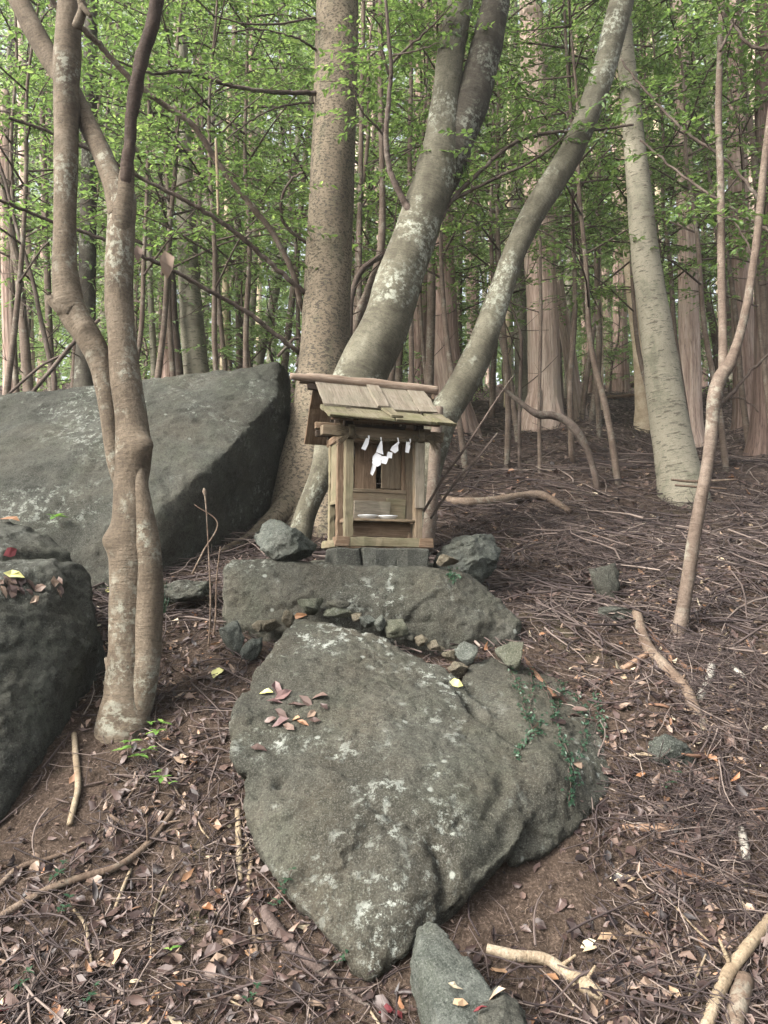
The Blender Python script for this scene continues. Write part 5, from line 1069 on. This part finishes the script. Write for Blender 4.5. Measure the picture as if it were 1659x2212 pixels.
stick('crooked dark dead bough arching up out of the open slope', [(1292, 1066, 14), (1284, 1020, 14), (1268, 970, 15), (1250, 938, 18), (1225, 910, 19), (1195, 898, 17), (1165, 896, 18), (1140, 882, 13), (1110, 858, 10), (1078, 832, 8)], 'b_twig', 'dead_bough', 'branch', d=7.75, stubs=3)
stick('thin dark bare twig leaning up right of the shrine', [(915, 1105, 6), (960, 1030, 6), (1010, 960, 5), (1075, 860, 4), (1110, 810, 2)], 'b_twig', 'bare_twig', 'twig', d=5.2)
stick('second thin dark bare twig leaning beside the first', [(930, 1120, 6), (985, 1040, 6), (1035, 985, 5), (1075, 935, 3)], 'b_twig', 'bare_twig', 'twig', d=5.25)
stick('red brown slab of bark lying right of the massive boulder', [(1345, 1788, 14), (1400, 1792, 20), (1450, 1790, 18), (1475, 1783, 10)], 'stick_red', 'bark_piece', 'bark', .3)
stick('white broken stick end in the twigs at the right edge', [(1602, 1795, 16), (1608, 1830, 18), (1612, 1858, 16)], 'stick_pale', 'broken_stick')
stick('thin red brown branch running right across the lower slope', [(1392, 1858, 8), (1450, 1882, 11), (1520, 1905, 10), (1600, 1925, 10), (1680, 1945, 9)], 'stick_red', 'fallen_branch', 'branch', 1.)
stick('short red splinter of wood beside the long brown log', [(1345, 1450, 14), (1375, 1432, 16), (1412, 1408, 12)], 'stick_red', 'wood_splinter', 'stick')
stick('slender red stick beside the upper part of the brown log', [(1398, 1360, 10), (1440, 1410, 13), (1490, 1450, 8)], 'stick_red')
stick('crooked dark stick in the leaves near the lower right boughs', [(1350, 2000, 9), (1395, 2030, 11), (1440, 2062, 11), (1480, 2095, 12), (1492, 2130, 12)], 'stick', stubs=2)
stick('long thin pale twig crossing toward the lower right boughs', [(1455, 1960, 4), (1510, 2020, 5), (1570, 2075, 4)], 'stick_tan', lift=3)
stick('upright thin pale twig before the lower right boughs', [(1525, 2060, 4), (1505, 2120, 5), (1482, 2170, 4)], 'stick_tan', lift=3)
stick('brown twig curving down from the crooked dark stick', [(1330, 2085, 7), (1360, 2110, 8), (1372, 2150, 6)], 'stick_purple')
stick('thin straight stick resting on the slope by the pale tree', [(1450, 1036, 5), (1500, 1040, 6), (1590, 1036, 4)], 'stick', d=7.0)
stick('second straight stick resting just under it', [(1458, 1048, 5), (1510, 1052, 5), (1570, 1056, 4)], 'stick', d=6.95)
stick('pale twig lying on the open slope below the dead bough', [(1345, 1018, 4), (1400, 1020, 5), (1465, 1026, 4)], 'stick', lift=1.5)
stick('red stick lying across the litter right of the slab end', [(1210, 1520, 8), (1160, 1460, 9), (1130, 1420, 7)], 'stick_red')
stick('brown stick lying left of the long log top', [(1230, 1445, 7), (1290, 1450, 9), (1370, 1452, 8)], 'stick_purple')
stick('pale root curling over the leaves below the speckled tree', [(428, 1220, 7), (450, 1210, 9), (470, 1198, 10), (495, 1183, 11), (520, 1170, 11), (548, 1163, 9)], 'stick_tan', 'exposed_root', 'root', .6)
stick('dry forked twig leaning on the left end of the slab', [(458, 1400, 4), (466, 1330, 4), (468, 1250, 3), (476, 1180, 2)], 'stick', 'dry_stalk', 'stalk', d=4.4)
stick('withered upright stalk with a pale seed head', [(450, 1410, 4), (455, 1300, 4), (451, 1200, 3), (447, 1120, 3), (444, 1078, 4), (442, 1062, 9), (441, 1054, 3)], 'stick', 'dry_stalk', 'stalk', d=4.3)
stick('thin bent stalk crossing the withered upright one', [(415, 1240, 4), (440, 1190, 4), (470, 1130, 3), (420, 1090, 2)], 'stick', 'dry_stalk', 'stalk', d=4.5)
stick('pale dead stick hanging in the long branches left of the speckled tree', [(466, 300, 5), (468, 340, 7), (470, 400, 7), (471, 465, 5)], 'stick_tan', 'hanging_stick', 'stick', d=6.0)
stick('weathered log end lying among distant trunks', [(1318, 842, 26), (1345, 836, 30), (1375, 832, 28)], 'stick', 'log', 'log')
stick('thin reddish log lying behind the tan pole tree', [(1290, 862, 8), (1350, 858, 9), (1420, 852, 7)], 'stick_red', 'log', 'log')
stick('dark pole leaning behind the slanting boulder on the left', [(60, 860, 8), (110, 800, 9), (160, 740, 9), (215, 690, 8)], 'b_twig', 'leaning_pole', 'pole', d=7.4)
stick('second dark pole leaning behind the slanting boulder', [(20, 850, 6), (90, 790, 6), (150, 760, 5)], 'b_twig', 'leaning_pole', 'pole', d=7.6)
for k in range(70):
    px, py = (R.uniform(40, 540), R.uniform(1650, 2200)) if k % 2 else (R.uniform(1345, 1655), R.uniform(1150, 2190))
    a = R.uniform(0, 6.28); l = R.uniform(28, 75) * (1 if py > 1500 else .7)
    lf = k % 2
    stick('thin brown twig lying in the litter on the slope %s of the massive boulder' % ('left' if lf else 'right'), [(px, py, 3.5 if lf else 6), (px + l * math.cos(a) * .5 + R.uniform(-5, 5), py + l * math.sin(a) * .3, 4.5 if lf else 8), (px + l * math.cos(a), py + l * math.sin(a) * .6, 2.5 if lf else 4)],
          R.choice(['stick', 'stick_red', 'stick_tan', 'stick_purple']), 'twig', 'twig', 2.0, seg=6, group='twigs on the slope %s of the massive boulder' % ('left' if lf else 'right'))

# ------------------------------------------------------------------ single fallen leaves
def fallen(label, px, py, Lpx, rn, ang=None, group=None, mat='litter', wr=.5, curl=None, name='fallen_leaf'):
    p, n_ = S(px, py); d = p[1]; L = wm(Lpx, d)
    a = R.uniform(0, 6.28) if ang is None else ang; ax = np.array([math.cos(a), 0.0, math.sin(a)]); ax = ax - n_ * (ax @ n_); ax = unit(ax)
    V, T, rv = leaf_batch(np.array([-ax * L / 2]), ax[None], (n_ + RNG.normal(size=3) * .18)[None], L, L * wr, np.array([rn]), .35 if curl is None else curl, True, R.uniform(-.1, .3))
    V = V + RNG.normal(size=V.shape) * L * .045
    Vc = np.concatenate([V, V - n_ * .0012]); Tc = np.concatenate([T, T[:, ::-1] + len(V)])
    o = build(name, Vc, Tc, M[mat], None, {'rnd': np.concatenate([rv, rv])}, smooth=False); o.location = p + n_ * (.010 + .06 * L)
    return tag(o, label, 'leaf', group)
M['l_yellow'] = leafmat('yellow_leaf', [(0, (.46, .45, .16)), (1., (.62, .60, .30))], .2, .5, (1, 1, .8))
M['l_red'] = leafmat('red_leaf', [(0, (.11, .022, .026)), (1., (.24, .05, .055))], .15, .5, (1, .6, .6))
M['l_pink'] = leafmat('mauve_leaf', [(0, (.07, .040, .040)), (1., (.15, .092, .085))], .12, .55, (1, .8, .8))
fallen('large pale yellow leaf on the litter left of the massive boulder', 472, 1458, 42, .6, 1.45, mat='l_yellow', wr=.62)
fallen('lime yellow leaf in the cleft of the massive boulder', 984, 1480, 30, .3, -.4, mat='l_yellow', wr=.6)
fallen('yellow leaf on the ledge of the left boulder', 30, 1246, 42, .5, .1, mat='l_yellow', wr=.4)
fallen('red leaf lying on top of the left boulder', 22, 1194, 34, .7, .4, mat='l_red', wr=.7)
fallen('yellow leaf beside the foot of the forked tree', 238, 1276, 26, .6, .3, mat='l_yellow', wr=.5)
fallen('tan curled leaf on the upper ledge of the left boulder', 20, 1130, 46, .9, .0, wr=.6)
fallen('pale leaf lying on the slab seam by the blocky stone', 650, 1330, 34, .93, .1, wr=.4)
for k, (x, y, l, rn, mt) in enumerate([(575, 1500, 30, .2, 'l_yellow'), (600, 1490, 46, .6, 'l_pink'), (592, 1522, 44, .2, 'l_pink'), (615, 1505, 50, .8, 'l_pink'), (608, 1545, 40, .5, 'litter'), (640, 1530, 40, .45, 'litter'), (660, 1520, 44, .55, 'litter'), (690, 1510, 46, .62, 'litter'), (672, 1545, 36, .8, 'litter'), (640, 1556, 38, .94, 'litter'), (610, 1565, 40, .4, 'l_pink'), (700, 1530, 30, .3, 'litter'), (655, 1565, 30, .9, 'litter'), (680, 1560, 30, .5, 'litter'), (625, 1575, 34, .7, 'litter'), (585, 1560, 30, .6, 'litter')]):
    l *= .9; fallen({'l_yellow': 'yellow green leaf in the small drift on the massive boulder', 'l_pink': 'mauve leaf in the small drift on the massive boulder', 'litter': 'dry brown leaf in the small drift on the massive boulder'}[mt], x, y, l, rn, None, 'leaf drift on the massive boulder', mt, .5)
for k in range(22):
    x, y = R.uniform(0, 130), R.uniform(1255, 1300); fallen('brown leaf in the drift on the ledge of the left boulder', x, y, R.uniform(18, 36), R.uniform(.2, .9), None, 'leaf drift on the left boulder')
for k, (x, y, l, rn, lb) in enumerate([(540, 2062, 40, .94, 'curled orange tan leaf'), (460, 2058, 44, .35, None), (500, 2080, 40, .3, None), (225, 2085, 44, .8, 'rounded tan leaf with pale face'), (475, 1908, 30, .2, None), (340, 1770, 46, .72, None), (465, 1785, 50, .88, None), (520, 1930, 54, .3, None), (560, 1935, 50, .15, None), (650, 2000, 30, .6, None), (1310, 2030, 44, .95, 'bright orange broken leaf'), (1210, 1960, 40, .45, None), (1160, 2000, 44, .2, None), (1240, 2010, 60, .12, None), (1270, 2045, 34, 1., 'pale cream leaf'), (1280, 2060, 40, .97, 'yellow brown leaf'), (1330, 1900, 30, 1., 'small cream leaf'), (1360, 1900, 40, .96, 'yellowish pointed leaf'), (1190, 2120, 40, .93, 'tan folded leaf'), (1080, 2150, 44, .85, None), (1280, 2140, 40, .9, None), (1400, 2130, 50, .8, None), (1420, 1990, 40, .2, None), (1300, 1975, 40, .3, None), (700, 2060, 34, .5, None), (380, 2040, 44, .4, None), (310, 1890, 40, .25, None), (250, 1830, 44, .3, None), (205, 2110, 40, .1, None), (680, 2180, 44, .82, None), (560, 2150, 44, .55, None)]):
    fallen('%s lying in the litter %s the massive boulder' % (lb or ('dark purplish leaf' if rn < .5 else 'light brown leaf'), 'left of' if x < 800 else 'right of'), x, y, l, rn, None, 'single leaves %s the massive boulder' % ('left of' if x < 800 else 'right of'))
for (x, y) in ((12, 2180), (835, 2190), (855, 2200), (1040, 2190)): fallen('dark red leaf at the foot of the wedge rock' if x > 500 else 'dark red leaf in the lower left corner', x, y, 34, .1, None, 'dark red leaves' , 'l_red', .6)
for (x, y, a) in ((940, 2140, -.9), (955, 2175, .5)): fallen('pale yellow leaf on the wedge rock' if y < 2150 else 'red brown leaf on the wedge rock', x + 40, y, 34, 1. if y < 2150 else .95, a, 'leaves on the wedge rock')
for k in range(120):
    lf = k % 2; px, py = (R.uniform(10, 560), R.uniform(1620, 2205)) if lf else (R.uniform(1150, 1650), R.uniform(1500, 2205))
    rn = float(np.clip(RNG.beta(1.6, 2), 0, 1)); q = S(px, py)[0]
    if in_bare(np.array([q[0]]), np.array([q[1]]))[0] > .4: continue
    fallen('%s fallen leaf in the litter on the slope %s of the massive boulder' % ('dark' if rn < .35 else 'brown' if rn < .7 else 'pale tan', 'left' if lf else 'right'), px, py, R.uniform(22, 46), rn, None, '%s leaves in the litter (%s slope)' % ('dark' if rn < .35 else 'brown' if rn < .7 else 'pale tan', 'left' if lf else 'right'))
# dead leaf caught on a branch
RNG2 = np.random.default_rng(4)
V, T, rv = leaf_batch(np.array([[0, 0, .09]]), np.array([[.15, 0, -1.]]), np.array([[.25, -1., .1]]), .19, .11, np.array([.78]), .3, True, .1)
V = V + RNG2.normal(size=V.shape) * .014
for k, (px, py, s, lb) in enumerate(((357, 580, 1., 'large dry tan leaf hanging from the long low branch'), (296, 556, .6, 'smaller dry brown leaf hanging beside the forked tree'))):
    o = build('hanging_leaf', np.concatenate([V, V + [0, .002, 0]]) * s, np.concatenate([T, T + len(V)]), M['litter'], None, {'rnd': np.concatenate([rv, rv]) + .04 - .1 * k}, smooth=True); o.location = P(px, py - 8, 5.75); tag(o, lb, 'leaf')

# ------------------------------------------------------------------ small plants
def leaf_mesh(L, W, rn, mat):
    V, T, rv = leaf_batch(np.array([[0, 0, 0.]]), np.array([[1., 0, 0]]), np.array([[0, 0, 1.]]), L, W, np.array([rn]), .3, True, .15)
    o = build('leaf', V, T, M[mat], None, {'rnd': rv}, smooth=True, link=False); return o.data
LM = {m_: [leaf_mesh(1., w_, rn, m_) for w_, rn in ((.45, .2), (.5, .55), (.42, .9))] for m_ in ('leaf_bright', 'leaf_teal')}
def seedling(label, px, py, d, clusters, mat='leaf_bright', group=None):
    """thin stem with whorls of leaves; clusters = [(px, py, leaf px, n)]"""
    b, n_ = S(px, py) if d is None else (P(px, py, d), None); d = b[1]
    root = tag(empty('seedling', b), label, 'seedling', group); bg = Bag()
    for (x, y, lp, n) in clusters:
        c = P(x, y, d - .03); addtube(bg, [b, (b + c) / 2 + [0, 0, .012], c], [.0022, .0018, .0012], 4, 6)
        for k in range(n):
            a = k * 2.4 + R.uniform(-.4, .4); o = bpy.data.objects.new('leaf', R.choice(LM[mat])); COL.objects.link(o); o.parent = root
            dv = Vector((math.cos(a), math.sin(a) * .8, R.uniform(-.15, .45))); o.rotation_euler = dv.to_track_quat('X', 'Z').to_euler(); s = wm(lp, d) * R.uniform(.75, 1.15); o.scale = (s, s, s); o.location = Vector(c - b)
    bg.obj('stem', M['b_twig'], root, b)
seedling('bright green seedling with several leaf whorls below the forked tree', 300, 1660, None, [(262, 1620, 26, 5), (280, 1602, 24, 5), (302, 1632, 26, 6), (318, 1618, 20, 4)])
seedling('glossy dark leaved seedling against the foot of the forked tree', 335, 1610, None, [(338, 1580, 26, 6), (352, 1562, 22, 4), (325, 1562, 16, 4)])
seedling('yellow green seedling right of the bright green one', 345, 1710, None, [(350, 1680, 24, 5), (335, 1668, 20, 4), (368, 1690, 18, 3)])
seedling('fresh light green sprig on the face of the slanting boulder', 135, 1140, None, [(120, 1116, 26, 6)])
seedling('pale green sprout in the litter at the bottom left', 362, 2070, None, [(366, 2050, 22, 3)])
for k, (x, y, lb) in enumerate([(600, 1945, 'blue green seedling climbing the lower left edge of the massive boulder'), (620, 1900, 'second blue green seedling above it on the boulder edge'), (125, 1885, 'blue green seedling beside the thin crooked branch'), (140, 1960, 'blue green seedling below the long bent branch'), (740, 2070, 'blue green sprig at the bottom tip of the massive boulder'), (195, 2150, 'blue green seedling in the leaves at the bottom left'), (50, 2120, 'blue green seedling by the forked purple stick'), (545, 2150, 'blue green seedling at the bottom centre left'), (1450, 1690, 'blue green seedling under the lone grey rock')]):
    seedling(lb, x, y + 20, None, [(x, y, 16, 4), (x + 10, y - 22, 15, 4), (x - 12, y + 8, 13, 3)], 'leaf_teal')
# creeping vine over the right lobe, tuft on the slab
vn = empty('creeping_vine', S(1160, 1540)[0]); vb = np.array(vn.location); tag(vn, 'small leaved green vine creeping over the right lobe of the massive boulder', 'vine')
bg = Bag(); out = []; rs = np.random.default_rng(9)
for pl in ([(1105, 1455), (1125, 1500), (1135, 1560)], [(1146, 1450), (1150, 1500), (1146, 1568), (1160, 1590)], [(1150, 1470), (1180, 1500), (1205, 1578), (1237, 1660), (1232, 1700)], [(1215, 1470), (1205, 1520), (1190, 1560)], [(1237, 1500), (1262, 1540), (1262, 1590), (1250, 1640)], [(1280, 1500), (1295, 1550), (1300, 1590)], [(1205, 1600), (1225, 1640), (1230, 1700), (1225, 1735)], [(1170, 1560), (1140, 1600), (1110, 1640)]):
    q = []; 
    for t in spline([(a, b, 0.) for a, b in pl], 26):
        p, n_ = S(t[0] + R.uniform(-3, 3), t[1]); q.append(p + n_ * .006)
        for k in range(3):
            pp, nn = S(t[0] + R.gauss(0, 6), t[1] + R.gauss(0, 6)); ax = rs.normal(size=3); ax[2] -= .6; ax -= nn * (ax @ nn)
            out.append((np.array([pp + nn * R.uniform(.006, .02)]), unit(ax + nn * .35)[None], (nn + rs.normal(size=3) * .35)[None], np.array([rs.uniform(.013, .022)]), np.array([rs.uniform(.008, .013)])))
    addtube(bg, q, .0022, 4, 40)
bg.obj('stems', M['b_twig'], vn, vb); tag(pack(out, rs, M['leaf_teal'], 'leaves', vn, True, 0, 1, vb), kind='stuff')
tu = empty('fern_tuft', S(977, 1245)[0]); tb_ = np.array(tu.location); tag(tu, 'tiny green fern tuft growing on the front of the slab', 'fern'); out = []
for k in range(60):
    pp, nn = S(977 + R.gauss(0, 6), 1245 + R.gauss(0, 9)); out.append((np.array([pp + nn * .006]), unit(rs.normal(size=3) + nn * .6 - np.array([0, 0, .5]))[None], (nn + rs.normal(size=3) * .4)[None], np.array([.025]), np.array([.010])))
pack(out, rs, M['leaf_teal'], 'fronds', tu, True, 0, 1, tb_)
gt = empty('grass_tuft', S(345, 1335)[0]); gb = np.array(gt.location); tag(gt, 'dark green grass tuft against the back of the forked tree', 'grass'); out = []
for k in range(34): out.append((np.array([gb + rs.normal(size=3) * [.03, .03, 0]]), np.array([[R.uniform(-.35, .35), R.uniform(-.3, .3), 1.]]), rs.normal(size=(1, 3)), np.array([R.uniform(.12, .26)]), np.array([.007])))
pack(out, rs, M['leaf_teal'], 'blades', gt, True, 0, 1, gb)

# ------------------------------------------------------------------ thin haze volume added to lift the dark background
bm = bmesh.new(); bmesh.ops.create_cube(bm, size=1.0); me = bpy.data.meshes.new('haze'); bm.to_mesh(me); bm.free()
hz_ = bpy.data.objects.new('haze', me); COL.objects.link(hz_); hz_.scale = (150, 95, 52); hz_.location = (0, 38, 22)
mh = bpy.data.materials.new('lift_haze'); mh.use_nodes = True; t_ = mh.node_tree
t_.nodes.remove(t_.nodes['Principled BSDF']); pv = t_.nodes.new('ShaderNodeVolumePrincipled')
pv.inputs['Density'].default_value = .0012; pv.inputs['Color'].default_value = (.93, .96, .93, 1); pv.inputs['Anisotropy'].default_value = .25
t_.links.new(pv.outputs[0], t_.nodes['Material Output'].inputs['Volume']); me.materials.append(mh)
tag(hz_, 'thin pale haze added to lighten the background trees', 'haze', kind='stuff')
